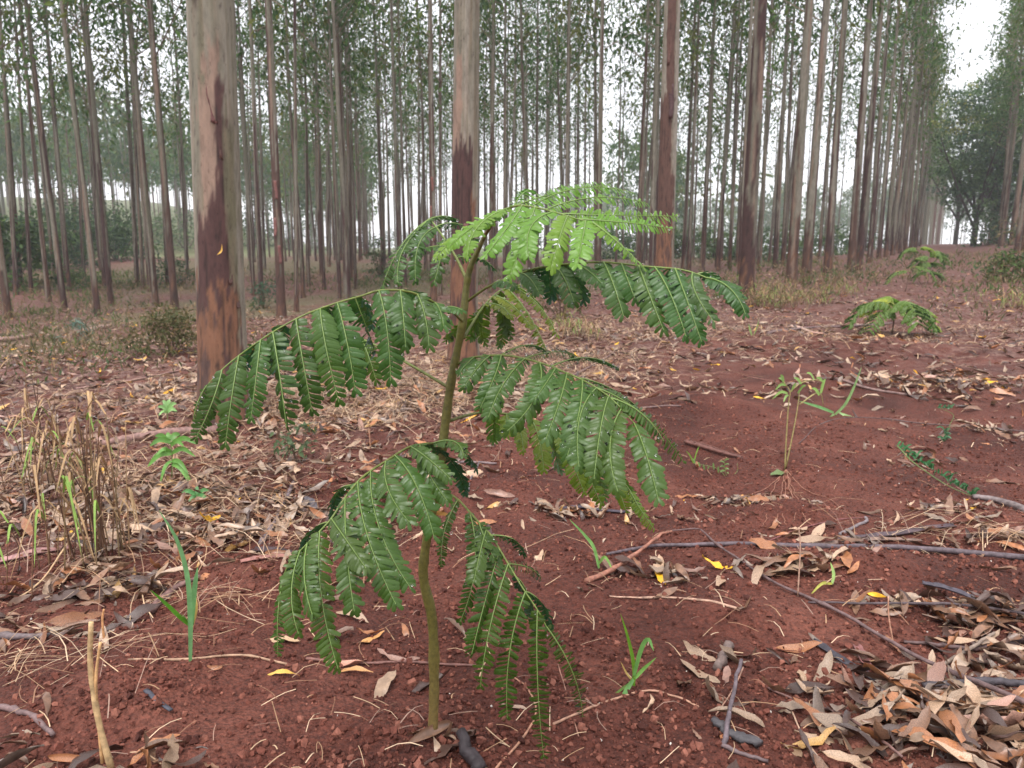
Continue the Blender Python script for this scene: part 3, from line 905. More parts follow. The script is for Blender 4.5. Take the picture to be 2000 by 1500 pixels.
SPH = []
for a in range(4):
    el = -math.pi / 2 + math.pi * (a + .5) / 4
    for b in range(6): SPH.append((math.cos(el) * math.cos(b * math.pi / 3), math.cos(el) * math.sin(b * math.pi / 3), math.sin(el)))
SPH_V = np.array(SPH + [(0, 0, -1), (0, 0, 1)])
SPH_Q = np.array([(a * 6 + b, a * 6 + (b + 1) % 6, a * 6 + 6 + (b + 1) % 6, a * 6 + 6 + b) for a in range(3) for b in range(6)])
SPH_T = np.array([(24, (b + 1) % 6, b) for b in range(6)] + [(25, 18 + b, 18 + (b + 1) % 6) for b in range(6)])

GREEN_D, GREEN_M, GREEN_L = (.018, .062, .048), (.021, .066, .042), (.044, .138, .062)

def frond(plant, rach, pins, col, label, n0=(0, -.75, .66), hw=36, seed=0, r0=.0027, arch=.19, wet=.10, fold=.3, loose=0.0, colv=.12):
    """rach: list of (u, v, Y); pins: list of (u0, v0, u1, v1, Y0, Y1[, half width px[, normal]])"""
    org = np.array(plant.location)
    P = spline([at(*p) for p in rach], max(10, 5 * len(rach))) - org
    mb = MB()
    tube(mb, P, np.linspace(r0, r0 * .35, len(P)), 7, np.linspace(np.array(srgb(92, 92, 42)), np.array(srgb(104, 124, 58)), len(P)))
    fo = link('frond', mb.mesh('frond', M_STEM, color=True), plant, label=label)
    dr = []
    for k, p in enumerate(pins):
        u0, v0, u1, v1, Y0, Y1 = p[:6]
        h = p[6] if len(p) > 6 and p[6] else hw
        n = np.array(p[7] if len(p) > 7 else n0, float) + rng.normal(0, .16, 3)
        a0 = at(u0, v0, Y0) - org
        i = np.argmin(np.linalg.norm(P - a0, axis=1)); a0 = P[i]           # each pinna springs from its rachis
        a1 = at(u1, v1, Y1) - org
        me, d = pinna_mesh(a0, a1, n, h / FPX * (Y0 + Y1) / 2 * .88, arch * rng.uniform(.6, 1.4), seed=seed * 50 + k, fold=fold, loose=loose)
        o = link('pinna', me, fo)
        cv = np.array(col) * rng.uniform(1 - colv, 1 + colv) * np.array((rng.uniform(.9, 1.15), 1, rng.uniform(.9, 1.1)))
        o.color = (*cv, 1)
        dr += [x for x in d if rng.random() < wet]
    if dr:
        md = MB()
        loc = np.array([x[0] if q % 5 else x[2] - np.array((0, 0, .002)) for q, x in enumerate(dr)]) + rng.normal(0, .002, (len(dr), 3))
        sc = rng.uniform(.0010, .0026, len(dr)) * (1 + .6 * (rng.random(len(dr)) < .1))
        M = np.stack([np.eye(3)] * len(dr)) * sc[:, None, None]
        stamp(md, SPH_V, SPH_Q, M, loc, tt=SPH_T)
        link('water_drops', md.mesh('water_drops', M_WATER), fo, kind='stuff')
    return fo

SB = gpt(845, 1432)
YS = float(SB[1])
SAP = link('sapling', None, loc=SB, cat='sapling', label='tall young sapling with wet feathery green fronds, standing in the bare red soil')
STEM = [(845, 1445, YS), (848, 1330, YS), (844, 1210, YS), (828, 1135, YS), (829, 1085, YS), (842, 1010, YS), (857, 930, YS), (867, 850, YS + .01), (879, 760, YS + .015),
        (892, 690, YS + .02), (904, 628, YS + .02), (911, 560, YS + .03), (919, 522, YS + .03), (934, 488, YS + .03), (950, 455, YS + .03), (966, 432, YS + .02)]
sp = spline([at(*p) for p in STEM], 90) - SB
rs = np.interp(np.linspace(0, 1, 90), [0, .06, .3, .36, .6, .8, .9, 1], [.0125, .0118, .0105, .0108, .0088, .0068, .0048, .0032])
stc = [np.array(srgb(112, 92, 54)), np.array(srgb(98, 92, 42)), np.array(srgb(92, 88, 40)), np.array(srgb(110, 72, 44))]
cs = np.stack([np.interp(np.linspace(0, 1, 90), [0, .12, .85, 1], [c[i] for c in stc]) for i in range(3)], 1)
for u_, v_ in ((862, 957), (871, 872), (878, 822), (876, 757), (891, 714), (905, 645), (903, 628), (911, 590), (912, 549), (846, 1180), (829, 1100), (845, 1290)):
    k_ = np.argmin(np.linalg.norm(sp + SB - at(u_, v_, YS), axis=1)); rs = rs * (1 + .16 * np.exp(-((np.arange(90) - k_) / 1.0) ** 2))
mb = MB(); tube(mb, sp, rs * .85 * (1 + .05 * np.sin(np.arange(90) * 1.7)), 14, cs, jit=.03)
link('stem', mb.mesh('stem', M_STEM, color=True), SAP, label='bent olive-brown stem rising from the soil')

Y = YS
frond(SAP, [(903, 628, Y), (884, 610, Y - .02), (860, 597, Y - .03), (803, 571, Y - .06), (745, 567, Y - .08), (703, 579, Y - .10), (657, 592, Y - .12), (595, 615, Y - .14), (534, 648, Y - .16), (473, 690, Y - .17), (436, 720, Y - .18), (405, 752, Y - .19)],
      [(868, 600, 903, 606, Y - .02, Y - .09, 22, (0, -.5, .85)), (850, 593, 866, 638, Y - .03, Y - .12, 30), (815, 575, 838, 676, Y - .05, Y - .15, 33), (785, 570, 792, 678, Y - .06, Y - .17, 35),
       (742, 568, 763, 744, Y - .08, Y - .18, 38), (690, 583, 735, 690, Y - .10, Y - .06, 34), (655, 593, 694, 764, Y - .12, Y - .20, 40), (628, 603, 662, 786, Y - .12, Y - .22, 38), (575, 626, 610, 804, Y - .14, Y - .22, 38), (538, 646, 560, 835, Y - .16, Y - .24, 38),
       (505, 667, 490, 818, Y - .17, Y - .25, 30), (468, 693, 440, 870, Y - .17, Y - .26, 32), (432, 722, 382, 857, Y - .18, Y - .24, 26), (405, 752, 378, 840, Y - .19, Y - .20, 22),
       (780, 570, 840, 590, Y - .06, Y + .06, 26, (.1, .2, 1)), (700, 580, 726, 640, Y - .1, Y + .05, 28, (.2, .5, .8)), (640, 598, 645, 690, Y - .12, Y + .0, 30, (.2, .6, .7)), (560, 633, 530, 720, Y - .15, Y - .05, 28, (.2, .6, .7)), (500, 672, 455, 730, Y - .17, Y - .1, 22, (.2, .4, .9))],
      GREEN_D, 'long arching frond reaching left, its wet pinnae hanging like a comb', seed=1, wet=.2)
frond(SAP, [(876, 757, Y + .02), (840, 735, Y + .05), (790, 706, Y + .10), (745, 680, Y + .14), (705, 662, Y + .18), (670, 655, Y + .2)],
      [(705, 662, 735, 745, Y + .18, Y + .12, 24), (720, 668, 700, 740, Y + .16, Y + .22, 24, (.2, .7, .6)), (690, 658, 690, 735, Y + .19, Y + .14, 24), (675, 655, 640, 720, Y + .2, Y + .22, 24), (745, 680, 770, 715, Y + .14, Y + .14, 16, (.3, .6, .6))],
      GREEN_M, 'small frond on a thin bare stalk, half hidden behind the left one', seed=2, r0=.0035)
frond(SAP, [(966, 432, Y + .02), (985, 412, Y + .0), (1010, 402, Y - .03), (1045, 405, Y - .07), (1085, 415, Y - .10), (1125, 427, Y - .13), (1165, 437, Y - .15)],
      [(1003, 400, 1191, 362, Y - .02, Y + .10, 22, (0, -.62, .8)), (1036, 403, 1236, 377, Y - .06, Y + .04, 23, (0, -.62, .8)), (1065, 410, 1265, 398, Y - .09, Y - .02, 22, (0, -.62, .8)), (1095, 418, 1322, 422, Y - .11, Y - .07, 24, (0, -.6, .8)),
       (1130, 428, 1310, 446, Y - .13, Y - .13, 22, (0, -.6, .8)), (1160, 436, 1256, 522, Y - .15, Y - .2, 28, (.3, -.5, .8)), (1143, 432, 1128, 518, Y - .14, Y - .3, 30, (0, -.55, .83)), (1110, 424, 1076, 524, Y - .12, Y - .28, 30, (0, -.55, .83)),
       (1080, 414, 1034, 504, Y - .09, Y - .25, 28, (-.1, -.55, .83)), (1050, 406, 995, 541, Y - .07, Y - .25, 29, (-.1, -.55, .83)), (1020, 402, 948, 500, Y - .04, Y - .2, 27, (-.15, -.5, .85)), (995, 406, 914, 498, Y - .01, Y - .16, 26, (-.15, -.5, .85)), (980, 415, 880, 480, Y, Y - .1, 24, (-.2, -.45, .87)),
       (1000, 404, 1040, 372, Y - .02, Y + .12, 18, (0, -.6, .8)), (968, 430, 850, 505, Y + .02, Y - .06, 22, (-.2, -.4, .87))],
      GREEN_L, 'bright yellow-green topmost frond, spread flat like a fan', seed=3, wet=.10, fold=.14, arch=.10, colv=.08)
frond(SAP, [(912, 549, Y + .03), (897, 515, Y + .06), (878, 482, Y + .09), (858, 452, Y + .12), (840, 428, Y + .15)],
      [(840, 428, 748, 560, Y + .15, Y + .06, 20, (-.6, -.3, .7)), (842, 430, 778, 553, Y + .15, Y + .0, 19, (-.5, -.5, .7)), (852, 447, 812, 550, Y + .13, Y + .0, 20, (-.4, -.6, .7)), (866, 466, 848, 552, Y + .1, Y - .02, 22, (-.3, -.6, .7)), (880, 486, 800, 500, Y + .09, Y + .05, 18, (-.3, -.5, .8)),
       (850, 442, 905, 440, Y + .13, Y + .2, 18, (.3, -.3, .9)), (842, 430, 890, 430, Y + .15, Y + .25, 16, (.3, -.3, .9)), (872, 474, 930, 470, Y + .1, Y + .2, 18, (.3, -.3, .9)), (893, 508, 965, 525, Y + .07, Y + .15, 20, (.3, -.4, .9))],
      GREEN_D, 'dark drooping frond on a yellow stalk at upper left of the stem', seed=4, loose=.5, wet=.2, r0=.0036)
frond(SAP, [(911, 590, Y + .03), (938, 570, Y), (962, 556, Y - .02), (1021, 532, Y - .06), (1065, 521, Y - .09), (1165, 512, Y - .14), (1258, 520, Y - .18), (1332, 527, Y - .21), (1385, 545, Y - .23), (1415, 565, Y - .24)],
      [(965, 556, 1005, 560, Y - .02, Y - .1, 20, (0, -.5, .85)), (1018, 533, 1052, 570, Y - .06, Y - .16, 24), (1085, 518, 1121, 590, Y - .1, Y - .2, 31), (1125, 514, 1174, 553, Y - .12, Y - .22, 26), (1172, 512, 1218, 618, Y - .14, Y - .26, 33), (1213, 516, 1241, 586, Y - .16, Y - .24, 30),
       (1245, 519, 1296, 645, Y - .18, Y - .3, 33), (1284, 522, 1340, 658, Y - .19, Y - .32, 33), (1317, 526, 1370, 667, Y - .2, Y - .33, 30), (1350, 533, 1396, 630, Y - .22, Y - .33, 27), (1378, 543, 1456, 614, Y - .23, Y - .32, 26), (1405, 558, 1441, 572, Y - .24, Y - .26, 20), (1412, 565, 1450, 600, Y - .24, Y - .28, 20),
       (1050, 524, 1043, 558, Y - .08, Y + .02, 24, (.1, .7, .6)), (1100, 516, 1140, 588, Y - .11, Y + .0, 28, (.1, .7, .6)), (1070, 520, 1075, 585, Y - .1, Y + .02, 28, (.1, .7, .6)), (1240, 519, 1256, 602, Y - .18, Y - .08, 26, (.1, .7, .6)), (1180, 512, 1190, 570, Y - .15, Y - .02, 26, (.1, .7, .6)), (1300, 524, 1320, 590, Y - .2, Y - .1, 26, (.1, .7, .6)), (1360, 536, 1400, 560, Y - .22, Y - .12, 22, (.1, .3, .9))],
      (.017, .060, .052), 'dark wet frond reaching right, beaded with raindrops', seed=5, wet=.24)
frond(SAP, [(906, 660, Y + .02), (925, 628, Y + .07), (945, 598, Y + .12), (976, 568, Y + .17), (1005, 562, Y + .22)],
      [(1005, 562, 1088, 656, Y + .22, Y + .14, 20, (.5, -.1, .8)), (990, 565, 1070, 690, Y + .2, Y + .08, 22, (.4, -.3, .85)), (965, 578, 1036, 638, Y + .15, Y + .04, 17, (.2, -.5, .85)), (950, 594, 1000, 622, Y + .13, Y + .02, 13, (.1, -.5, .85)), (976, 568, 998, 660, Y + .17, Y + .22, 20, (.1, .8, .4)), (965, 578, 976, 676, Y + .16, Y + .24, 20, (.1, .8, .4)),
       (950, 592, 946, 671, Y + .13, Y + .24, 20, (.1, .8, .4)), (940, 606, 917, 664, Y + .1, Y + .22, 19, (.1, .8, .4)), (930, 620, 871, 666, Y + .08, Y + .18, 18, (-.2, .7, .5)), (1005, 562, 1060, 600, Y + .22, Y + .3, 18, (.4, .3, .8)), (1003, 562, 1050, 570, Y + .22, Y + .12, 14, (.2, -.4, .9))],
      (.045, .10, .03), 'small shaded frond arching behind the stem, undersides showing', seed=6, loose=.2, r0=.003, wet=.08)
frond(SAP, [(891, 714, Y + .02), (905, 705, Y), (925, 698, Y - .02), (981, 694, Y - .07), (1022, 700, Y - .11), (1062, 711, Y - .14), (1103, 727, Y - .17), (1143, 745, Y - .2), (1179, 767, Y - .22), (1206, 790, Y - .24), (1238, 826, Y - .26)],
      [(930, 698, 898, 728, Y - .02, Y - .08, 22), (954, 696, 906, 758, Y - .05, Y - .14, 26), (985, 694, 938, 796, Y - .07, Y - .2, 28), (1022, 701, 954, 815, Y - .11, Y - .25, 30), (1054, 710, 990, 842, Y - .13, Y - .29, 32), (1084, 720, 1044, 780, Y - .15, Y - .26, 27), (1111, 731, 1066, 858, Y - .17, Y - .34, 33), (1138, 743, 1108, 890, Y - .19, Y - .37, 35),
       (1165, 758, 1131, 912, Y - .21, Y - .39, 35), (1189, 776, 1160, 936, Y - .23, Y - .4, 35), (1214, 800, 1207, 960, Y - .25, Y - .42, 36), (1236, 824, 1286, 977, Y - .26, Y - .42, 37),
       (1165, 758, 1336, 904, Y - .21, Y - .2, 26, (.3, -.5, .85)), (1076, 716, 1207, 719, Y - .15, Y + .02, 16, (.1, -.35, .95)), (1190, 778, 1296, 862, Y - .23, Y - .26, 26, (.3, -.55, .8)), (1130, 738, 1250, 800, Y - .19, Y - .1, 20, (.2, -.4, .9)), (1022, 700, 1130, 700, Y - .11, Y + .05, 14, (.1, -.35, .95)), (975, 694, 1070, 690, Y - .07, Y + .08, 12, (.1, -.35, .95))],
      (.019, .063, .046), 'broad frond hanging right of mid-stem, pinnae laid side by side', seed=7, wet=.12, n0=(0, -.8, .6))
frond(SAP, [(878, 822, Y + .02), (910, 812, Y + .06), (945, 806, Y + .1), (1010, 812, Y + .14), (1080, 835, Y + .17), (1150, 875, Y + .18), (1205, 925, Y + .18), (1245, 980, Y + .17)],
      [(1000, 811, 1022, 882, Y + .14, Y + .05, 22), (1040, 820, 1062, 918, Y + .15, Y + .05, 26), (960, 808, 965, 860, Y + .11, Y + .2, 24, (.1, .7, .5)), (1090, 840, 1141, 963, Y + .17, Y + .08, 26), (1130, 862, 1175, 985, Y + .18, Y + .1, 24), (1180, 900, 1224, 1000, Y + .18, Y + .1, 20), (1230, 960, 1278, 1033, Y + .17, Y + .12, 18),
       (1140, 870, 1180, 975, Y + .18, Y + .24, 24, (.1, .7, .5)), (1080, 835, 1095, 920, Y + .17, Y + .24, 24, (.1, .7, .5)), (1200, 920, 1250, 1000, Y + .18, Y + .22, 18, (.3, .6, .5)), (985, 810, 990, 850, Y + .13, Y + .06, 22)],
      (.040, .098, .036), 'lower thin-stalked frond drooping behind the broad right one', seed=8, r0=.0034, wet=.06)
frond(SAP, [(871, 872, Y + .01), (850, 866, Y - .03), (803, 872, Y - .08), (760, 897, Y - .13), (708, 932, Y - .18), (673, 974, Y - .22), (643, 1018, Y - .25), (600, 1062, Y - .27), (565, 1100, Y - .28), (546, 1150, Y - .28)],
      [(845, 867, 905, 890, Y - .04, Y - .14, 20, (0, -.4, .9)), (821, 870, 874, 978, Y - .06, Y - .22, 28), (777, 888, 848, 1051, Y - .12, Y - .3, 36), (728, 920, 803, 1150, Y - .16, Y - .36, 38), (700, 940, 773, 1180, Y - .19, Y - .39, 40), (673, 975, 692, 1194, Y - .22, Y - .42, 38), (628, 1036, 660, 1306, Y - .26, Y - .42, 38), (650, 1010, 715, 1110, Y - .25, Y - .4, 36),
       (585, 1080, 583, 1238, Y - .28, Y - .38, 34), (552, 1135, 543, 1281, Y - .28, Y - .33, 20), (600, 1062, 610, 1200, Y - .27, Y - .42, 34), (750, 902, 800, 1020, Y - .14, Y - .32, 36), (800, 873, 880, 935, Y - .08, Y - .22, 26),
       (690, 952, 650, 1020, Y - .2, Y - .08, 20, (-.3, .3, .9)), (640, 1022, 590, 1070, Y - .25, Y - .15, 18, (-.3, .3, .9)), (850, 867, 930, 918, Y - .03, Y + .1, 22, (.3, .4, .8)), (825, 870, 908, 965, Y - .05, Y + .12, 22, (.2, .7, .6)), (590, 1075, 560, 1160, Y - .27, Y - .2, 22, (-.4, .0, .9))],
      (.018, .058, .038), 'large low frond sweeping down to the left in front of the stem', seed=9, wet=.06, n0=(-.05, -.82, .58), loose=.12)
frond(SAP, [(862, 957, Y), (880, 966, Y - .03), (899, 980, Y - .05), (933, 1018, Y - .1), (959, 1046, Y - .13), (990, 1097, Y - .16), (1020, 1147, Y - .19), (1052, 1195, Y - .21), (1070, 1230, Y - .21)],
      [(893, 977, 862, 1105, Y - .05, Y - .12, 16), (918, 1002, 898, 1215, Y - .08, Y - .2, 24), (950, 1036, 925, 1140, Y - .12, Y - .25, 28), (977, 1078, 921, 1278, Y - .15, Y - .27, 30), (995, 1105, 938, 1342, Y - .16, Y - .27, 32), (1024, 1153, 991, 1403, Y - .19, Y - .26, 32), (1050, 1192, 1062, 1478, Y - .21, Y - .25, 30), (1068, 1222, 1138, 1400, Y - .21, Y - .2, 24),
       (960, 1048, 1022, 1085, Y - .13, Y - .04, 18, (.4, 0, .9)), (990, 1097, 1057, 1130, Y - .16, Y - .08, 18, (.4, 0, .9)), (1030, 1160, 1075, 1230, Y - .19, Y - .1, 18, (.4, 0, .9)), (1010, 1130, 1050, 1240, Y - .18, Y - .1, 26, (.2, -.5, .8)), (935, 1020, 965, 1090, Y - .1, Y - .18, 26)],
      (.016, .052, .032), 'lowest frond drooping right, its tips nearly on the ground', seed=10, wet=.05, loose=.3, n0=(.1, -.8, .5))

# ------------------------------------------------------------------ younger saplings along the strip
def small_sapling(u, v, scale, fr, label, stem, seed, grp='young saplings along the strip', coarse=.5):
    b = gpt(u, v); r = np.random.default_rng(seed)
    t = link('sapling', None, loc=b, cat='sapling', label=label, group=grp)
    S = spline(np.array(stem) * scale, 12)
    mb = MB(); tube(mb, S, np.linspace(.010, .004, 12) * max(scale, .8), 6, srgb(84, 62, 44))
    link('stem', mb.mesh('stem', M_STEM, color=True), t)
    for k, (f, az, el, ln, col, wd) in enumerate(fr):
        p0 = S[min(11, int(f * 11))]
        d = np.array((math.cos(az), math.sin(az), 0)); e = ln * scale
        P = spline([p0, p0 + d * e * .35 + np.array((0, 0, math.sin(el) * e * .35)), p0 + d * e * .75 + np.array((0, 0, math.sin(el) * e * .4 - .16 * e)), p0 + d * e + np.array((0, 0, math.sin(el) * e * .3 - .55 * e))], 12)
        mf = MB(); tube(mf, P, np.linspace(.004, .002, 12), 5, srgb(130, 140, 60))
        fo = link('frond', mf.mesh('frond', M_STEM, color=True), t)
        sd = np.cross(d, (0, 0, 1))
        for i in range(2, 12):
            for s in (1, -1):
                L = wd * scale * (1 - .45 * abs(i / 11 - .45)) * r.uniform(.85, 1.1)
                tip = P[i] + sd * s * L * .8 + d * L * .45 - np.array((0, 0, L * r.uniform(.35, .6)))
                me, _ = pinna_mesh(P[i], tip, np.array((0, 0, 1.0)) + sd * s * .4, L * .17, .14, spacing=coarse, seed=seed * 99 + k * 30 + i * 2 + (s > 0), coarse=True)
                o = link('pinna', me, fo)
                o.color = (*(np.array(col) * r.uniform(.85, 1.15)), 1)
DK, BR = (.030, .085, .048), (.07, .16, .05)
small_sapling(1742, 652, .88, [(.9, 3.05, .5, .52, DK, .22), (.8, .1, .45, .50, BR, .20), (.95, 4.9, .6, .42, DK, .30), (.7, 3.6, .2, .42, DK, .2), (1, 1.6, .9, .36, BR, .24), (.75, 5.7, .25, .45, DK, .2), (1, 2.3, .8, .3, (.11, .2, .05), .2)],
              'low young sapling with spreading dark and bright fronds, right of the main sapling', [(0, 0, -.03), (.01, 0, .14), (.02, .01, .28), (.0, 0, .36)], 21)
small_sapling(1768, 570, .70, [(1, 2.9, .3, .42, DK, .2), (1, .1, .5, .42, (.07, .16, .04), .18), (.8, .6, .2, .5, DK, .2), (.62, 5.8, .1, .55, DK, .22), (.5, 3.1, .1, .6, DK, .18), (.95, 1.6, .6, .4, DK, .18)],
              'thin leaning sapling with sparse flat fronds, farther along the strip', [(0, 0, -.03), (.06, 0, .4), (.16, 0, .8), (.26, 0, 1.15)], 22, coarse=.9)
small_sapling(1812, 553, .78, [(.95, .2, .3, .5, DK, .24), (.9, 3.0, .3, .5, DK, .24), (.7, .5, .1, .55, DK, .24), (.7, 3.5, .1, .5, DK, .24), (1, 5.0, .5, .4, DK, .24), (.45, .1, 0, .45, DK, .2), (.4, 3.1, 0, .4, DK, .2)],
              'bushy bluish green sapling behind the thin leaning one', [(0, 0, -.03), (.0, 0, .3), (.02, 0, .6), (.03, 0, .85)], 23, coarse=.9)

# ================================================================== WHAT LIES ON THE GROUND
def leaf_template(seed, nst=7, w=.23):
    r = np.random.default_rng(seed)
    t = np.linspace(0, 1, nst)
    wd = w * np.clip(np.sin(np.pi * t ** .8), 0, 1) ** .8 * .5 + .004
    wd[-1] = .003
    bend, cup, tw = r.uniform(-1.3, 2.0), r.uniform(-.7, 2.0), r.normal(0, 1.0)
    if r.random() < .25: cup = r.uniform(1.6, 2.6)
    ang = bend * (t - .4); ds = 1 / (nst - 1)
    y = np.concatenate([[0], np.cumsum(np.cos(ang[:-1]) * ds)]); z = np.concatenate([[0], np.cumsum(np.sin(ang[:-1]) * ds)])
    x = .10 * r.normal() * np.sin(np.pi * t)
    V = []
    for i in range(nst):
        for s in (-1, 0, 1):
            a = cup * .5 * s + tw * (t[i] - .5)
            lift = abs(math.sin(cup * .5)) * wd[i] * (1 if s else 0) * np.sign(cup) + (r.normal(0, .035) if s else 0)
            V.append((x[i] + s * wd[i] * math.cos(cup * .5) * math.cos(tw * (t[i] - .5)), y[i], z[i] + lift + s * wd[i] * math.sin(tw * (t[i] - .5))))
    V = np.array(V); V[:, 1] -= .5; V[:, 2] -= np.percentile(V[:, 2], 15)
    i = np.arange(nst - 1)[:, None] * 3; j = np.arange(2)[None]
    return V, np.stack([i + j, i + j + 1, i + j + 4, i + j + 3], -1).reshape(-1, 4)

LT = [leaf_template(500 + k, 8, .2 + .012 * (k % 8)) for k in range(18)]
LM = []
for k, (V, Q) in enumerate(LT):
    mb = MB(); mb.add(V, Q)
    LM.append(mb.mesh('fallen_leaf', M_LEAFOBJ))
LCOL = {'grey-beige': srgb(160, 136, 115), 'tan': srgb(176, 146, 120), 'brown': srgb(124, 92, 72), 'orange-brown': srgb(160, 106, 70), 'dark brown': srgb(82, 60, 52),
        'grey': srgb(128, 110, 98), 'pinkish': srgb(162, 124, 108), 'golden': srgb(190, 146, 82)}
LN = list(LCOL); LCV = np.array([LCOL[k] for k in LN]); LPW = np.array([.17, .16, .26, .12, .18, .05, .04, .02])

HEAPS = [(1975, 1300, .10, .08, 50, .03, 'in the big leaf heap at the lower right corner'), (1800, 545, 2.2, 4.0, 260, .03, ''), (1720, 590, 1.5, 1.6, 160, .03, ''), (1930, 520, 2.5, 6.0, 200, .03, ''), (1250, 1010, .3, .05, 30, .02, 'in the drift right of the lower stem'), (1930, 1050, .16, .05, 50, .03, 'by the dark bark strips'), (60, 1240, .14, .05, 30, .02, 'at the left edge by the dark stick'), (400, 1060, .3, .1, 90, .03, ''), (1550, 640, .9, .5, 150, .03, ''), (440, 812, .35, .25, 70, .03, ''), (905, 705, .35, .3, 70, .03, ''), (1295, 618, .5, .4, 70, .03, ''), (1457, 586, .5, .4, 60, .03, ''), (550, 622, .6, .5, 70, .03, ''), (845, 1440, .06, .04, 7, .004, ''), (1860, 1425, .25, .15, 250, .045, 'in the big leaf heap at the lower right corner'), (1985, 1460, .12, .10, 100, .06, 'in the big leaf heap at the lower right corner'),
         (1905, 1205, .16, .06, 110, .05, 'in the heap under the thin stick at the right edge'), (1560, 1115, .11, .04, 34, .03, 'just below the long dark stick'),
         (1310, 1130, .09, .04, 26, .025, 'beside the orange-red branch'), (1080, 1003, .15, .035, 42, .025, 'in the drift right of the lower stem'),
         (1450, 985, .18, .06, 50, .03, 'around the mound with bare roots'), (1850, 755, .5, .26, 330, .13, 'in the brown drift beyond the creeping sprig'), (1780, 900, .18, .08, 36, .03, 'around the creeping green sprig'),
         (1860, 1000, .2, .08, 40, .03, 'around the creeping green sprig'), (210, 1150, .17, .09, 90, .05, 'at the foot of the dry grass clump'), (40, 1480, .10, .05, 16, .03, 'in the bottom left corner'),
         (320, 1485, .12, .04, 14, .03, 'along the bottom edge near the pale stalks'), (200, 990, .45, .26, 480, .05, 'in the thick litter behind the dry grass clump'), (560, 985, .42, .26, 330, .04, 'in the litter behind the large low frond'),
         (60, 900, .5, .4, 260, .05, ''), (650, 870, .6, .35, 220, .03, ''), (980, 770, .6, .5, 200, .03, ''), (800, 780, .6, .5, 170, .03, ''), (1640, 690, .8, .5, 220, .04, ''), (1500, 760, .3, .12, 40, .03, ''),
         (1950, 660, 1.4, 1.0, 320, .05, ''), (1880, 600, 2.0, 1.6, 320, .04, ''), (330, 760, 1.2, .8, 320, .03, ''), (1250, 660, 1.2, 1.0, 260, .03, ''), (760, 1240, .16, .05, 9, .015, 'behind the lower stem of the sapling'), (1640, 1060, .2, .06, 26, .02, 'by the dark bark strips'),
         (1950, 850, .25, .15, 40, .03, ''), (1480, 1290, .08, .03, 7, .01, 'by the short brown stub'), (1700, 1340, .1, .05, 18, .02, 'in the big leaf heap at the lower right corner')]
pos, tagl = [], []
for u, v, sx, sy, n, th, ph in HEAPS:
    c = gpt(u, v)
    for k in range(n):
        x, y = c[0] + random.gauss(0, sx * .8), c[1] + random.gauss(0, sy * .9)
        if y < .9: continue
        e = math.exp(-((x - c[0]) / sx) ** 2 * .5 - ((y - c[1]) / sy) ** 2 * .5)
        pos.append((x, y, float(gz(x, y)) + .003 + th * e * random.random() ** 1.3)); tagl.append(ph)
pos = np.array(pos); N = len(pos)
size = rng.uniform(.055, .145, N); var = rng.integers(0, len(LT), N); colr = rng.choice(len(LN), N, p=LPW)
rot = np.stack([rng.normal(0, .32, N), rng.normal(0, .38, N), rng.uniform(0, 6.283, N)], 1)
score = size / np.hypot(pos[:, 1], pos[:, 2] - 1) * (np.array([bool(t) for t in tagl])) * (np.abs(pos[:, 0]) < pos[:, 1] * .70)
order = np.argsort(-score)
ind = set(order[:272].tolist())
SHAPE = ['curled', 'flat', 'twisted', 'wavy', 'rolled', 'arched']
for i in order[:272]:
    if score[i] <= 0: continue
    o = link('fallen_leaf', LM[var[i]], loc=pos[i], cat='leaf', label=f'{LN[colr[i]]} dry fallen leaf {tagl[i]}', group=f'{LN[colr[i]]} leaves {tagl[i]}')
    o.rotation_euler = rot[i]; o.scale = (size[i],) * 3
    o.color = (*(LCV[colr[i]] * rng.uniform(.6, 1.1)), 1)

def litter():
    mb = MB()
    rest = np.array([i for i in range(N) if i not in ind])
    # thin scatter over the rest of the strip and under the trees
    n2 = 34000
    y = 1.5 + rng.random(n2) ** 1.5 * 22; x = y * rng.uniform(-.72, .74, n2)
    q = x * .866 - y * .5
    keep = rng.random(n2) < np.clip(.08 + .92 * sst(np.abs(q + .7), .7, 2.2), 0, 1) * (.25 + .75 * sst(vn(x * .9, y * .9, 0, 91), .28, .58)) * (.12 + .88 * sst(y, 2.0, 4.0))
    x, y = x[keep], y[keep]
    P = np.concatenate([pos[rest], np.stack([x, y, gz(x, y) + rng.uniform(-.004, .010, len(x))], 1)])
    n = len(P)
    sz = np.concatenate([size[rest], rng.uniform(.055, .145, len(x))])
    rr = np.concatenate([rot[rest], np.stack([rng.normal(0, .25, len(x)), rng.normal(0, .3, len(x)), rng.uniform(0, 6.283, len(x))], 1)])
    cc = LCV[rng.choice(len(LN), n, p=LPW)] * rng.uniform(.55, 1.15, (n, 1))
    fr = rng.random(n) < np.where(P[:, 1] < 4, .42, 0); sz = np.where(fr, sz * rng.uniform(.25, .6, n), sz)
    ye = rng.random(n) < .012; cc[ye] = srgb(222, 168, 40)
    vv = rng.integers(0, len(LT), n)
    far = P[:, 1] > 4.5
    for k, (V, Q) in enumerate(LT):
        m = vv == k
        s = m & ~far
        if s.any(): stamp(mb, V, Q, rotm(*rr[s].T) * sz[s][:, None, None], P[s], cc[s])
        s = m & far
        if s.any():
            V2 = V.reshape(-1, 3, 3)[[0, 2, 5, 7]].reshape(-1, 3); i2 = np.arange(3)[:, None] * 3; j2 = np.arange(2)[None]
            stamp(mb, V2, np.stack([i2 + j2, i2 + j2 + 1, i2 + j2 + 4, i2 + j2 + 3], -1).reshape(-1, 4), rotm(*rr[s].T) * sz[s][:, None, None] * 1.1, P[s], cc[s])
    link('leaf_litter', mb.mesh('leaf_litter', M_LITTER, color=True), kind='stuff', label='dry brown leaf litter strewn over the red soil')
litter()

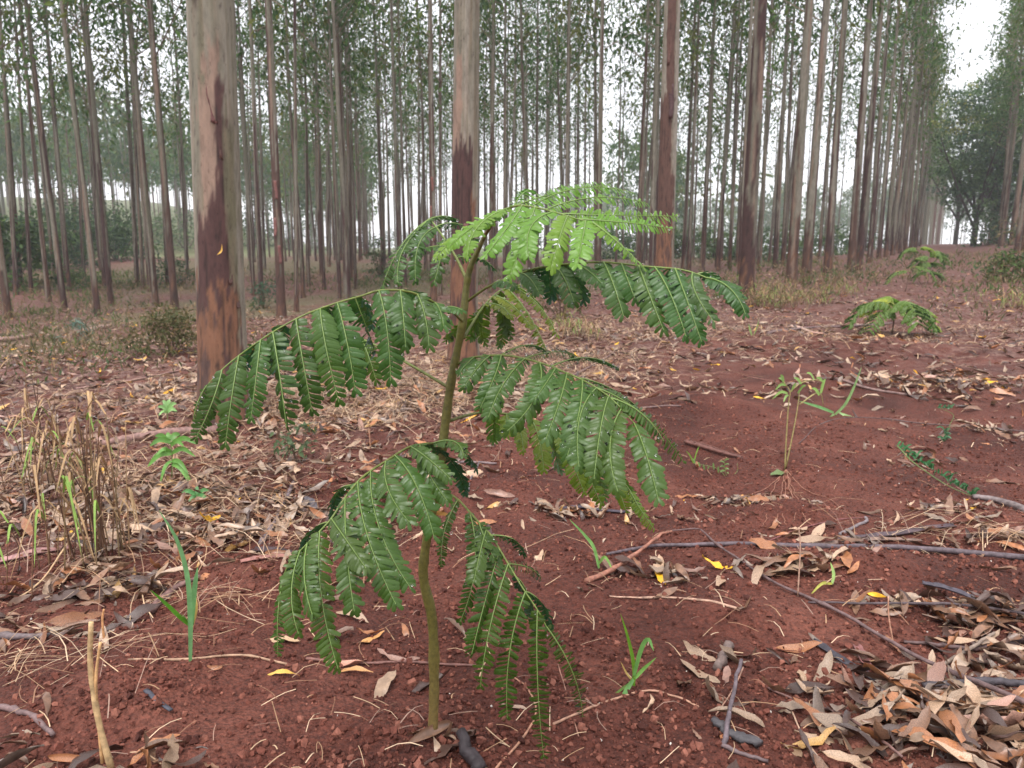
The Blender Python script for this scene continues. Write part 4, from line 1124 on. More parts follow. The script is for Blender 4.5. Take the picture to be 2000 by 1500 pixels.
def straw():
    mb = MB(); X = []; Y_ = []; LNG = []
    for u, v, sx, sy, n in ((1000, 705, .9, 1.0, 2600), (780, 770, .8, .7, 1500), (560, 790, .7, .5, 800), (200, 930, .6, .4, 700), (1250, 640, 1.3, 1.1, 1700), (1930, 1058, .12, .03, 30), (380, 1175, .22, .07, 45),
                            (120, 1290, .2, .05, 40), (1800, 1020, .3, .1, 40), (1620, 660, 1.2, .5, 500), (1900, 640, 1.5, 1.0, 700), (560, 1060, .4, .12, 90), (250, 780, 1.0, .8, 700), (400, 1010, .4, .2, 220), (120, 1120, .3, .12, 50)):
        c = gpt(u, v); X.append(rng.normal(c[0], sx * .8, n)); Y_.append(rng.normal(c[1], sy * .8, n)); LNG.append(rng.uniform(.08, .30, n))
    n = 1200; y = 1.0 + rng.random(n) ** 1.2 * 4; X.append(y * rng.uniform(-.72, .74, n)); Y_.append(y); LNG.append(rng.uniform(.015, .09, n))
    x, y, L = np.concatenate(X), np.concatenate(Y_), np.concatenate(LNG)
    k = y > .85; x, y, L = x[k], y[k], L[k]; n = len(x)
    t = np.array([-.5, -.17, .17, .5])
    base = np.array([(s * .5, a, 0) for a in t for s in (-1, 1)])
    a = rng.uniform(0, 6.283, n); cv = rng.normal(0, .10, n) * L; lift = np.abs(rng.normal(0, .13, n)) * L; til = rng.normal(0, .06, n)
    W = rng.uniform(.0010, .0030, n) * (1 + np.clip(y - 3, 0, 5) * .25)
    lx = base[None, :, 0] * W[:, None] + cv[:, None] * (.25 - base[None, :, 1] ** 2) * 2
    ly = base[None, :, 1] * L[:, None]
    wx = x[:, None] + lx * np.cos(a)[:, None] - ly * np.sin(a)[:, None]; wy = y[:, None] + lx * np.sin(a)[:, None] + ly * np.cos(a)[:, None]
    wz = gz(wx, wy) * .5 + gz(x, y)[:, None] * .5 + .006 + lift[:, None] * (.25 - base[None, :, 1] ** 2) * 3 + np.abs(til)[:, None] * (base[None, :, 1] + .5) * L[:, None] + rng.uniform(0, .012, n)[:, None]
    pal = np.array([srgb(190, 160, 128), srgb(170, 136, 104), srgb(205, 178, 148), srgb(140, 104, 80), srgb(156, 128, 112)])
    C = np.repeat(pal[rng.integers(0, 5, n)] * rng.uniform(.75, 1.15, (n, 1)), 8, 0)
    o = (np.arange(n) * 8)[:, None, None]
    Q = (np.array([(0, 1, 3, 2), (2, 3, 5, 4), (4, 5, 7, 6)])[None] + o).reshape(-1, 4)
    mb.add(np.stack([wx, wy, wz], -1).reshape(-1, 3), Q, None, C)
    link('straw', mb.mesh('straw', M_STRAW, color=True), kind='stuff', label='pale dry straw and broken grass stems on the soil')
straw()

def crumbs():
    mb = MB(); n = 62000
    y = .95 + rng.random(n) ** 1.7 * 3.6; x = y * rng.uniform(-.72, .74, n)
    k = rng.random(n) < .35 + .65 * sst(vn(x * 5, y * 5, 0, 44), .3, .6); x, y = x[k], y[k]; n = len(x)
    sz = np.exp(rng.normal(math.log(.0035), .6, n)); sz = np.clip(sz, .0012, .0115)
    V = np.array([(1, 0, 0), (-1, .1, 0), (0, 1, .1), (.1, -1, 0), (0, 0, .9), (0, 0, -.8), (.62, .6, .5), (-.6, -.55, .55)], float)
    T = np.array([(4, 6, 2), (4, 0, 6), (6, 0, 2), (4, 2, 1), (4, 1, 7), (4, 7, 3), (7, 1, 3), (4, 3, 0), (5, 2, 0), (5, 1, 2), (5, 3, 1), (5, 0, 3)])
    M = rotm(rng.uniform(0, 6, n), rng.uniform(0, 6, n), rng.uniform(0, 6, n)) * (sz[:, None, None] * rng.uniform(.6, 1.2, (n, 1, 3)))
    pal = np.array([(.106, .034, .023), (.066, .021, .015), (.145, .051, .035), (.118, .039, .027), (.205, .079, .054)])
    C = pal[rng.integers(0, 5, n)] * rng.uniform(.75, 1.2, (n, 1))
    w = (rng.random(n) < .008) & (sz < .0042); C[w] = srgb(205, 196, 186)
    sz2 = sz
    stamp(mb, V, None, M, np.stack([x, y, gz(x, y) + sz2 * .35], 1), C, tt=T)
    link('soil_crumbs', mb.mesh('soil_crumbs', M_CRUMB, color=True, smooth=False), kind='stuff', label='crumbly clods and grains of red soil')
crumbs()

# ------------------------------------------------------------------ single fallen leaves that stand out
def one_leaf(u, v, L, wd, rz, col, label, tm=3, rx=0., ry=0., z=.004, p=None):
    b = gpt(u, v) if p is None else np.array(p)
    o = link('fallen_leaf', LM[tm], loc=b + np.array((0, 0, z)), cat='leaf', label=label, group='single fallen leaves')
    o.rotation_euler = (rx, ry, rz); o.scale = (L * wd, L, L * .7); o.color = (*col, 1)
one_leaf(731, 1250, .075, 1.5, -.9, srgb(205, 152, 96), 'broad orange-tan leaf lying left of the lower stem', 5, .1)
one_leaf(672, 1300, .11, 1.2, 1.75, srgb(196, 140, 118), 'pinkish brown leaf under the tip of the large low frond', 8)
one_leaf(690, 1318, .10, .7, -1.5, srgb(190, 140, 90), 'narrow tan leaf overlapping the pinkish one under the large low frond', 2)
one_leaf(552, 1322, .085, .8, 1.45, srgb(214, 170, 80), 'narrow yellow leaf left of the pinkish one near the low frond', 4)
one_leaf(550, 1256, .10, .9, 1.6, srgb(190, 158, 124), 'pale tan leaf lying beneath the leftmost tip of the low frond', 6)
one_leaf(632, 905, .07, 1.1, 1.2, srgb(226, 160, 36), 'bright yellow leaf in the litter left of the stem', 1)
one_leaf(545, 885, .06, 1.1, .3, srgb(214, 150, 60), 'small yellow leaf in the litter near the grey-green seedling', 7)
one_leaf(1740, 748, .12, 1.2, 1.5, srgb(200, 120, 40), 'large orange leaf lying beyond the two-stemmed weed', 9)
one_leaf(1408, 689, .09, 1.0, .6, srgb(232, 180, 40), 'yellow leaf on the straw right of the broad frond', 10)
one_leaf(1395, 713, .10, 1.0, 1.2, srgb(226, 170, 36), 'second yellow leaf, just below the first, right of the broad frond', 3)
one_leaf(1560, 632, .10, 1.3, .4, srgb(236, 190, 60), 'yellow leaf on the soil beyond the right-hand dark frond', 11)
one_leaf(1260, 722, .13, 1.1, 1.4, srgb(190, 112, 62), 'orange-brown leaf on the mound right of the broad frond', 12)
one_leaf(1415, 640, .1, 1.0, .9, srgb(205, 150, 110), 'tan leaf at the edge of the straw under the right-hand dark frond', 5)
one_leaf(1455, 975, .06, 1.6, .2, srgb(210, 150, 80), 'golden notched leaf below the exposed roots', 2, .3)
one_leaf(1525, 925, .13, 1.3, -1.1, srgb(96, 112, 66), 'half green leaf by the foot of the two-stemmed weed', 6)
one_leaf(1415, 1435, .05, 1.8, 2.6, srgb(176, 116, 76), 'folded orange leaf at the end of the short twig', 13)
one_leaf(1000, 1385, .065, 1.1, 1.3, srgb(170, 142, 122), 'pale leaf on bare soil right of the stem foot', 14)
one_leaf(1545, 1470, .05, 1.4, .6, srgb(140, 112, 88), 'small beige leaf alone by the bottom edge', 15)
tl = at(428, 487, TREE1[1] - .142)
one_leaf(0, 0, .07, .9, 0.6, srgb(226, 176, 70), 'small yellow leaf stuck to the thickest trunk', 0, rx=1.35, ry=.5, z=0, p=tl)

# ------------------------------------------------------------------ sticks, bark, stalks
def ground_path(pix, n, r):
    P = np.array([gpt(u, v) for u, v in pix]); S = spline(P, n)
    z = gz(S[:, 0], S[:, 1]) + r * .7
    for _ in range(3):
        zz = np.convolve(np.pad(z, 2, mode='edge'), np.ones(5) / 5, 'valid'); z = np.maximum(zz, z * .6 + zz * .4)
    S[:, 2] = z
    return S

def stick(pix, r0, r1, col, label, name='stick', n=26, lift=(), wob=.4, cat='stick', flat=1.0, group='sticks and twigs on the soil', sides=8):
    S = ground_path(pix, n, max(r0, r1))
    if len(lift): S[:, 2] += np.interp(np.linspace(0, 1, n), np.linspace(0, 1, len(lift)), lift)
    S[1:-1] += rng.normal(0, wob * max(r0, r1) * .5, (n - 2, 3)) * np.array((1, 1, .3))
    rr = np.linspace(r0, r1, n) * (1 + rng.uniform(-.12, .12, n))
    if n > 12: rr[[n // 4, n // 2 + 2]] *= 1.3
    mb = MB(); o0 = S[0].copy(); tube(mb, S - o0, rr, sides, flat=flat, jit=.06)
    o = link(name, mb.mesh(name, M_WOOD), loc=o0, cat=cat, label=label, group=group)
    o.color = (*srgb(*col), 1)
    return o
DKS, BRS, TAN, GRY, RDS = (76, 64, 66), (112, 88, 78), (190, 158, 122), (120, 106, 102), (158, 96, 74)
stick([(1185, 1085), (1280, 1073), (1400, 1068), (1600, 1072), (1800, 1080), (2030, 1097)], .0052, .0105, (88, 76, 80), 'long dark stick lying level across the right side')
stick([(1145, 1138), (1220, 1105), (1290, 1062), (1312, 1050)], .0085, .003, (146, 98, 80), 'orange-red tapering branch end crossing the long dark stick', lift=(0, .01, .03, .02))
stick([(1312, 1050), (1365, 1044), (1400, 1075), (1480, 1125), (1560, 1165), (1660, 1215), (1770, 1290), (1880, 1355), (2020, 1430)], .0025, .0062, (98, 78, 76), 'long thin branch running down to the lower right corner', n=40, lift=(.02, .01, .005, .005, .01, .03, .05))
stick([(1578, 1178), (1700, 1195), (1850, 1212), (2020, 1228)], .0028, .0045, DKS, 'straight thin stick above the leaves at the right edge', lift=(0, .02, .04, .03))
stick([(1765, 1257), (1870, 1268), (1940, 1266), (2020, 1252)], .004, .008, (84, 66, 64), 'dark stick below the heap at the right edge')
stick([(1800, 1352), (1900, 1360), (2020, 1368)], .006, .010, (62, 56, 60), 'blackish stick under leaves in the corner heap', lift=(.01, .03, .03))
stick([(1840, 1300), (1890, 1280), (1940, 1258)], .005, .004, (128, 112, 100), 'short grey stick leaning near the right edge', lift=(0, .01, .03), n=10)
stick([(1412, 1458), (1425, 1410), (1444, 1353)], .0055, .004, (96, 84, 88), 'short dark twig propped up near the bottom edge', lift=(0, .03, .07), n=12)
stick([(1405, 1455), (1440, 1472), (1500, 1492)], .005, .0035, (96, 80, 80), 'short twig meeting the foot of the propped one', n=12)
stick([(1392, 1412), (1430, 1440), (1482, 1462)], .010, .013, (70, 66, 68), 'charred chunk of wood half buried near the bottom edge', cat='wood', n=14, flat=.6)
stick([(1400, 1312), (1412, 1288), (1424, 1265)], .011, .013, (106, 90, 84), 'thick short brown stub lying in the soil', cat='wood', n=8)
stick([(1398, 1400), (1425, 1365), (1450, 1330)], .002, .0016, (150, 116, 98), 'thin pale twig pointing up behind the propped one', n=8, lift=(0, .01, .03))
stick([(1080, 1420), (1160, 1380), (1262, 1352), (1320, 1362), (1365, 1382)], .0028, .002, (168, 128, 106), 'thin arched twig lying right of the drooping lowest frond', n=26)
stick([(965, 1508), (1020, 1445), (1047, 1390), (1030, 1345), (1005, 1325)], .0026, .0016, (166, 122, 98), 'curved thin twig under the lowest frond', n=26)
stick([(590, 1288), (700, 1297), (820, 1298), (930, 1301)], .004, .003, (110, 76, 68), 'straight brown stick lying behind the stem foot')
stick([(1190, 1165), (1290, 1168), (1360, 1175), (1445, 1195)], .0022, .004, (170, 136, 116), 'pale twig lying below the crumpled leaves', n=22)
stick([(1290, 735), (1400, 732), (1480, 742), (1560, 755)], .002, .002, (150, 106, 94), 'hair-thin pale twig on the bare mound', n=18)
stick([(1250, 800), (1330, 795), (1295, 803)][:2], .005, .004, (110, 90, 86), 'small dark twig at the foot of the bare mound', n=10)
stick([(1620, 742), (1700, 762), (1780, 775)], .011, .008, (120, 96, 90), 'brown branch beyond the two-stemmed weed')
stick([(1560, 870), (1640, 825), (1800, 832), (2020, 850)], .0022, .004, (86, 68, 66), 'long dark wiry twig running to the right edge', n=30, lift=(0, .02, .01, .01))
stick([(1900, 975), (1950, 985), (2020, 1005)], .010, .016, (112, 100, 98), 'thick grey branch end at the right edge', n=12)
stick([(1480, 1065), (1560, 1035), (1640, 1015), (1700, 1010)], .0025, .002, (120, 74, 72), 'thin reddish twig near the dark bark strips', n=20)
stick([(1640, 1045), (1690, 1022), (1690, 1012)], .006, .005, (118, 108, 110), 'short grey twig near the dark bark strips', n=10)
stick([(1010, 760), (1090, 745), (1200, 690)], .010, .007, (112, 88, 84), 'brown branch in the straw beyond the broad frond', n=16)
stick([(1230, 705), (1255, 700), (1255, 690)][:2], .012, .01, (112, 78, 70), 'short brown branch at the edge of the bare mound', n=8)
stick([(880, 905), (920, 905), (970, 908)], .007, .005, (116, 100, 100), 'grey twig lying just right of the stem', n=10)
stick([(915, 960), (920, 935), (935, 910)], .005, .004, (100, 88, 90), 'bent grey twig under the right-hand stalks', n=10)
stick([(510, 1065), (535, 1030), (548, 1000), (575, 940)], .011, .007, (104, 90, 92), 'thick crooked dark stick left of the large low frond', n=18)
stick([(0, 1385), (50, 1395), (105, 1445)], .007, .005, (104, 84, 82), 'curved dark stick at the left edge, bottom corner', n=16)
stick([(0, 1250), (60, 1248), (100, 1245)], .010, .007, (96, 84, 84), 'dark stick at the left edge behind the pale stalks', n=12)
stick([(285, 1350), (305, 1370), (335, 1395)], .006, .005, (62, 62, 70), 'short black charred sliver on the bare soil', n=8, flat=.45)
stick([(295, 1200), (330, 1165), (390, 1130)], .012, .006, (120, 92, 86), 'brown stick beside the tall green grass blade', n=12)
stick([(0, 1188), (90, 1150), (170, 1065)], .002, .0025, TAN, 'long pale straw stem leaning across the left litter', n=14, lift=(0, .03, .08))
stick([(200, 872), (260, 862), (340, 850), (425, 846)], .020, .024, (128, 98, 90), 'thick brown branch lying before the foot of the thickest trunk', cat='branch', n=22)
stick([(145, 650), (180, 646), (213, 641)], .05, .045, (150, 122, 110), 'pale log lying beside the spiky blue-green shrub', cat='log', n=14)
stick([(-30, 672), (30, 664), (65, 658)], .04, .035, (140, 112, 102), 'pale fallen branch at the left edge, mid distance', cat='log', n=14)
stick([(0, 700), (60, 690), (120, 672), (190, 655)], .016, .010, (110, 88, 84), 'thin dark branch lying below the pale log', n=16)
stick([(1280, 520), (1260, 470), (1235, 435)][:1] + [(1262, 560)], .006, .006, (70, 56, 54), 'thin dead stem between straw and red-brown trunk', n=6)
stick([(1500, 655), (1560, 648), (1640, 640), (1740, 632)], .016, .012, (104, 84, 82), 'dark branch lying across the strip by the low sapling', n=20)
stick([(1545, 640), (1565, 645), (1590, 652)], .022, .015, (178, 148, 132), 'pale broken branch on the bare soil of the strip', n=8)
stick([(1130, 1445), (1090, 1300), (1100, 1250)][:2], .0016, .0012, (150, 110, 92), 'hair-thin twig under the tips of the lowest frond', n=8)
stick([(1545, 1390), (1570, 1440), (1600, 1485)], .002, .0018, (186, 154, 130), 'thin pale splinter near the bottom edge', n=8)
stick([(1500, 1345), (1560, 1375), (1640, 1405), (1700, 1450), (1760, 1500)], .0025, .003, (110, 82, 76), 'wiry dark twig leading into the corner leaf heap', n=20, lift=(0, .01, .02))
stick([(560, 1300), (470, 1285), (350, 1290), (250, 1290)], .003, .0025, (160, 128, 104), 'thin pale twig on the soil left of the low frond', n=16)
o = stick([(940, 1515), (915, 1490), (900, 1462)], .015, .011, (48, 40, 42), 'blackened root stump sticking up at the bottom edge', name='root_stump', cat='stump', n=10, lift=(0, .01, .028))

def bark_strip(pix, w, col, label, curl=1.2, n=16, lift=0.0, name='bark_strip'):
    S = ground_path(pix, n, .004); o0 = S[0].copy(); S = S - o0; S[:, 2] += lift
    a, b, c = frames(S); K = 6; V = []
    for i in range(n):
        f = w * (.5 + .5 * math.sin(math.pi * min(1, .15 + .85 * i / n))) * (1 + .1 * rng.normal())
        for k in range(K):
            an = (k / (K - 1) - .5) * 2 * curl
            rad = f / (2 * curl)
            V.append(S[i] + b[i] * rad * math.sin(an) + c[i] * rad * (1 - math.cos(an)) + rng.normal(0, .0006, 3))
    V = np.array(V); i = np.arange(n - 1)[:, None] * K; j = np.arange(K - 1)[None]
    mb = MB(); mb.add(V, np.stack([i + j, i + j + 1, i + K + j + 1, i + K + j], -1).reshape(-1, 4))
    o = link(name, mb.mesh(name, M_WOOD), loc=o0, cat='bark', label=label, group='strips of shed bark'); o.color = (*srgb(*col), 1)
    m = o.modifiers.new('thickness', 'SOLIDIFY'); m.thickness = .0022
bark_strip([(1640, 1058), (1720, 1050), (1790, 1040), (1865, 1028)], .035, (78, 64, 68), 'dark curved bark strip above the long dark stick', .9)
bark_strip([(1600, 1066), (1660, 1060), (1730, 1058), (1800, 1058)], .028, (120, 98, 88), 'brown bark strip under the dark curved one', 1.1)
bark_strip([(1338, 868), (1380, 880), (1448, 898)], .06, (106, 72, 64), 'rolled brown bark curl on the bare soil', 2.6, lift=.004)
bark_strip([(1585, 1255), (1640, 1290), (1712, 1332)], .026, (58, 54, 60), 'black bark strip pointing into the corner leaf heap', 1.0)
bark_strip([(1672, 1262), (1685, 1290), (1702, 1316)], .030, (120, 80, 76), 'reddish bark sheath beside the black strip', 1.4)
bark_strip([(1090, 996), (1150, 996), (1225, 1003)], .03, (70, 62, 70), 'dark bark strip in the drift right of the lower stem', 1.0)
bark_strip([(495, 1075), (530, 1078), (570, 1082)], .04, (64, 50, 52), 'dark bark strip left of the large low frond', .9)
bark_strip([(470, 1100), (520, 1092), (580, 1090)], .03, (140, 96, 88), 'reddish bark strip left of the large low frond', 1.2)
bark_strip([(0, 1100), (60, 1085), (140, 1072)], .05, (150, 112, 108), 'wide pinkish bark strip at the left edge behind dry grass', .8)
bark_strip([(1800, 1160), (1850, 1172), (1910, 1195)], .03, (76, 70, 78), 'dark bluish bark strip on the heap at the right edge', 1.2, lift=.03)
bark_strip([(580, 975), (600, 985), (615, 1000)], .06, (84, 78, 82), 'grey crumpled bark piece left of the large low frond', 1.2)
bark_strip([(150, 760), (260, 745), (380, 722)], .05, (130, 100, 92), 'long bark strip before the olive shrub', 1.0)

def pod():
    b = gpt(1722, 1408); mb = MB()
    stamp(mb, SPH_V, SPH_Q, (rotm(np.array([0.]), np.array([0.]), np.array([-.2])) * np.array((.017, .034, .012))[None, None, :]), np.array([(0, 0, .018)]), tt=SPH_T)
    o = link('seed_pod', mb.mesh('seed_pod', M_WOOD), loc=b, cat='pod', label='dark oval pod lying at the edge of the corner leaf heap'); o.color = (*srgb(66, 56, 60), 1)
    s = o.modifiers.new('round', 'SUBSURF'); s.levels = 2; s.render_levels = 2
pod()

# ------------------------------------------------------------------ grass blades, weeds, dry clumps
def blade_mesh(P, w, col, name='blade', fold=.25, mat_=None):
    a, b, c = frames(P); n = len(P)
    b = np.cross(a, np.array((random.gauss(0, .3), -1, .25))); b /= np.linalg.norm(b, axis=1)[:, None] + 1e-9; c = np.cross(b, a)
    wd = w * np.clip(np.sin(np.pi * np.linspace(.18, 1, n)) ** .7, .04, 1)
    V = np.concatenate([np.stack([P[i] - b[i] * wd[i] + c[i] * wd[i] * fold, P[i], P[i] + b[i] * wd[i] + c[i] * wd[i] * fold]) for i in range(n)])
    i = np.arange(n - 1)[:, None] * 3; j = np.arange(2)[None]
    mb = MB(); mb.add(V, np.stack([i + j, i + j + 1, i + j + 4, i + j + 3], -1).reshape(-1, 4), None, col)
    return mb.mesh(name, mat_ or M_GREEN, color=True)

def tuft(name, u, v, blades, label, cat='grass', dy=0.0):
    """blades: (list of pixels up from the base, half width m, colour, depth shift at the tip)"""
    b = gpt(u, v); t = link(name, None, loc=b, cat=cat, label=label, group='grass sprouts')
    for pix, w, col, sh in blades:
        n = len(pix); P = np.array([at(x, y, b[1] + sh * k / max(1, n - 1)) for k, (x, y) in enumerate(pix)]) - b
        P = spline(P, 14)
        link('blade', blade_mesh(P, w, srgb(*col)), t)
GB = (104, 160, 84)
tuft('grass_sprout', 372, 1292, [([(372, 1292), (372, 1215), (367, 1130), (346, 1055), (310, 996)], .0058, (112, 158, 104), -.05), ([(372, 1240), (380, 1150), (386, 1108)], .0060, (108, 156, 98), .02),
                                 ([(372, 1222), (352, 1205), (326, 1180), (294, 1152)], .0052, (88, 146, 44), -.06), ([(374, 1230), (384, 1190), (382, 1160)], .003, (190, 160, 90), .03), ([(372, 1222), (360, 1204), (355, 1200)], .004, (90, 150, 60), -.03)],
     'tall bright green grass blade arching over the soil, left of the low frond')
tuft('grass_sprout', 1238, 1345, [([(1238, 1340), (1238, 1300), (1228, 1250), (1212, 1198)], .0042, (106, 150, 44), .02), ([(1238, 1320), (1252, 1268), (1266, 1248), (1277, 1272)], .0052, (112, 160, 84), -.03),
                                  ([(1240, 1325), (1255, 1308), (1282, 1284)], .0044, (118, 164, 74), .02), ([(1237, 1326), (1222, 1350), (1197, 1402)], .0062, (108, 156, 86), -.07), ([(1237, 1330), (1215, 1345), (1186, 1368)], .003, (128, 156, 84), -.03), ([(1236, 1330), (1224, 1315), (1212, 1292)], .0022, (176, 150, 84), .01)],
     'five-bladed green grass sprout on bare soil right of the lowest frond')
tuft('grass_sprout', 1172, 1112, [([(1170, 1110), (1160, 1070), (1142, 1045), (1112, 1014)], .005, (122, 168, 92), .02), ([(1170, 1100), (1182, 1088), (1196, 1112)], .0045, (128, 172, 86), -.03)], 'two-bladed grass sprout at the tip of the orange-red branch')
tuft('grass_sprout', 1612, 1150, [([(1625, 1140), (1605, 1140), (1581, 1164)], .0042, (196, 196, 96), -.03), ([(1625, 1140), (1628, 1120), (1622, 1098)], .0045, (158, 190, 110), .02)], 'yellowish grass sprout among the leaves below the long dark stick')
tuft('grass_sprout', 1628, 812, [([(1628, 812), (1650, 790), (1668, 755), (1683, 716)], .009, (132, 166, 104), .0), ([(1628, 808), (1610, 830), (1598, 860), (1590, 880)], .009, (140, 172, 108), -.12), ([(1628, 806), (1600, 795), (1560, 783)], .009, (112, 160, 96), -.04),
                                 ([(1640, 806), (1670, 825), (1708, 862)], .008, (134, 168, 104), -.12), ([(1640, 806), (1680, 822), (1740, 855)], .006, (140, 170, 110), -.08)], 'spreading pale green grass with long blades right of the two-stemmed weed')
tuft('grass_sprout', 1358, 910, [([(1355, 905), (1360, 885), (1366, 870)], .003, (120, 160, 60), .0), ([(1355, 905), (1348, 890), (1340, 880)], .003, (120, 160, 60), .0)], 'tiny green sprout right of the broad frond')
tuft('grass_sprout', 1470, 655, [([(1470, 660), (1478, 640), (1482, 622)], .008, (136, 168, 96), .0), ([(1470, 660), (1465, 645), (1462, 632)], .008, (136, 168, 96), .0)], 'small pale sprout on the bare mound')

def weed(name, u, v, stems, leaves, label, col, sc=(110, 118, 70), lw=.0085, mat_=None, cat='plant', sr=.0035):
    b = gpt(u, v); t = link(name, None, loc=b, cat=cat, label=label, group='weeds and seedlings')
    for pix, sh in stems:
        P = spline(np.array([at(x, y, b[1] + sh * k / max(1, len(pix) - 1)) for k, (x, y) in enumerate(pix)]) - b, 12)
        mb = MB(); tube(mb, P, np.linspace(sr, sr * .5, 12), 6, srgb(*sc)); link('stem', mb.mesh('stem', M_STEM, color=True), t)
    for (x0, y0, x1, y1, s0, s1) in leaves:
        p0, p1 = at(x0, y0, b[1] + s0) - b, at(x1, y1, b[1] + s1) - b
        mid = (p0 + p1) / 2 + np.array((0, 0, .22)) * np.linalg.norm(p1 - p0)
        link('leaf', blade_mesh(spline([p0, mid, p1], 9), lw * random.uniform(.8, 1.15), np.array(srgb(*col)) * random.uniform(.8, 1.2), 'leaf', .3), t)
weed('seedling', 335, 945, [([(335, 945), (336, 900), (333, 860)], .0)], [(333, 862, 292, 872, 0, -.03), (334, 866, 302, 852, 0, .02), (333, 860, 352, 848, 0, .03), (334, 868, 386, 868, 0, -.02), (335, 885, 382, 892, 0, -.04), (335, 885, 288, 912, 0, -.05), (335, 900, 312, 948, 0, -.06),
     (335, 900, 368, 925, 0, -.05), (333, 862, 325, 846, 0, .02), (335, 880, 305, 890, 0, -.05), (334, 870, 360, 872, 0, -.06), (336, 905, 378, 955, 0, -.05)], 'bright green broad-leaved seedling behind the dry grass clump', (104, 152, 70), lw=.0115)
weed('seedling', 327, 828, [([(327, 828), (327, 800)], .0)], [(327, 802, 308, 795, 0, 0), (327, 802, 318, 782, 0, .02), (327, 802, 345, 788, 0, 0), (327, 805, 346, 803, 0, -.03), (327, 805, 310, 812, 0, -.05), (327, 802, 332, 780, 0, .02)], 'pale whorled seedling in front of the thick brown branch', (140, 182, 112), lw=.012)
weed('seedling', 385, 985, [([(385, 985), (385, 965)], .0)], [(385, 968, 355, 962, 0, 0), (385, 968, 412, 958, 0, 0), (385, 970, 368, 980, 0, -.03), (385, 970, 408, 978, 0, -.03), (385, 968, 385, 950, 0, .03)], 'small low green seedling in front of the bright broad-leaved one', (96, 150, 90), lw=.009)
weed('weed', 1533, 918, [([(1533, 918), (1535, 870), (1540, 790), (1543, 765), (1530, 745)], .0), ([(1535, 912), (1548, 850), (1558, 795), (1562, 760)], .02), ([(1562, 790), (1590, 770), (1603, 770), (1608, 792)], .02), ([(1543, 765), (1565, 748), (1590, 742), (1606, 745)], .04)],
     [(1530, 745, 1524, 732, 0, 0), (1535, 752, 1514, 762, 0, -.02), (1532, 750, 1520, 738, 0, .02), (1538, 768, 1508, 780, 0, -.03), (1540, 772, 1530, 786, 0, -.03), (1600, 772, 1585, 758, 0, 0), (1603, 768, 1612, 740, 0, 0), (1590, 742, 1575, 728, 0, 0), (1558, 768, 1575, 752, 0, 0), (1545, 765, 1556, 748, 0, 0), (1606, 745, 1594, 738, 0, 0), (1565, 750, 1550, 738, 0, .02)],
     'thin two-stemmed weed with few small leaves rising from the root mound', (128, 160, 84), (146, 134, 86), lw=.006)
weed('weed', 1412, 930, [([(1420, 935), (1400, 915), (1358, 905)], .0), ([(1420, 935), (1415, 910), (1416, 897)], .0), ([(1425, 935), (1440, 920), (1440, 905)], .0)],
     [(1358 + i * 9, 905 + (i % 3) * 4 + i * 2, 1352 + i * 10, 896 + (i % 4) * 5 + i * 2, 0, -.01 * (i % 3)) for i in range(8)] + [(1415, 900 + 4 * i, 1424 - (i % 2) * 18, 897 + 5 * i, 0, -.01) for i in range(6)], 'low fine-leaved weed beside the half green leaf', (118, 150, 88), lw=.0038, sr=.0018)
weed('creeping_sprig', 1830, 945, [([(1752, 870), (1775, 895), (1800, 915), (1850, 948), (1905, 972)], -.22)],
     [(x := 1752 + 150 * (i / 59), y := 872 + 98 * (i / 59), x + random.uniform(-4, 20), y + random.uniform(-16, 15), -.22 * (i / 59), -.22 * (i / 59) - random.uniform(-.03, .04)) for i in range(60)], 'creeping spiky green sprig lying on the soil', (62, 112, 68), (90, 110, 60), lw=.0042, sr=.003)
weed('creeping_sprig', 1850, 862, [([(1845, 862), (1855, 830), (1862, 810), (1830, 795)], .05)],
     [(1845 + random.uniform(-3, 3), 862 - 20 * i / 14, 1845 + random.uniform(-18, 16), 860 - 20 * i / 14 + random.uniform(-8, 4), 0, -.02) for i in range(15)] + [(1832 + i * 2, 797, 1832 + i * 2 + random.uniform(-9, 9), 800 - random.uniform(0, 12), .05, .04) for i in range(14)], 'small bluish sprig beyond the creeping one', (84, 128, 90), (90, 110, 60), lw=.0048, sr=.002)

def roots():
    b = gpt(1535, 925); t = link('exposed_roots', None, loc=b, cat='roots', label='pale bare roots spreading over the mound below the two-stemmed weed')
    for pix in ([(1530, 920), (1510, 960), (1500, 1000), (1490, 1030)], [(1532, 922), (1525, 970), (1520, 1010), (1512, 1025)], [(1535, 925), (1550, 960), (1570, 1000), (1600, 1035)], [(1536, 925), (1545, 970), (1552, 1000), (1548, 1020)],
                [(1538, 925), (1575, 960), (1620, 975), (1650, 1000)], [(1530, 925), (1500, 950), (1470, 965), (1450, 975)], [(1533, 925), (1535, 960), (1530, 1000), (1536, 1025)], [(1537, 928), (1565, 985), (1572, 1010)]):
        S = ground_path(pix, 18, .002) - b; S[:, :2] += rng.normal(0, .003, (18, 2)); S[0] = (0, 0, .02)
        mb = MB(); tube(mb, S, np.linspace(.0018, .0008, 18), 5, srgb(150, 104, 84)); link('root', mb.mesh('root', M_STEM, color=True), t)
roots()

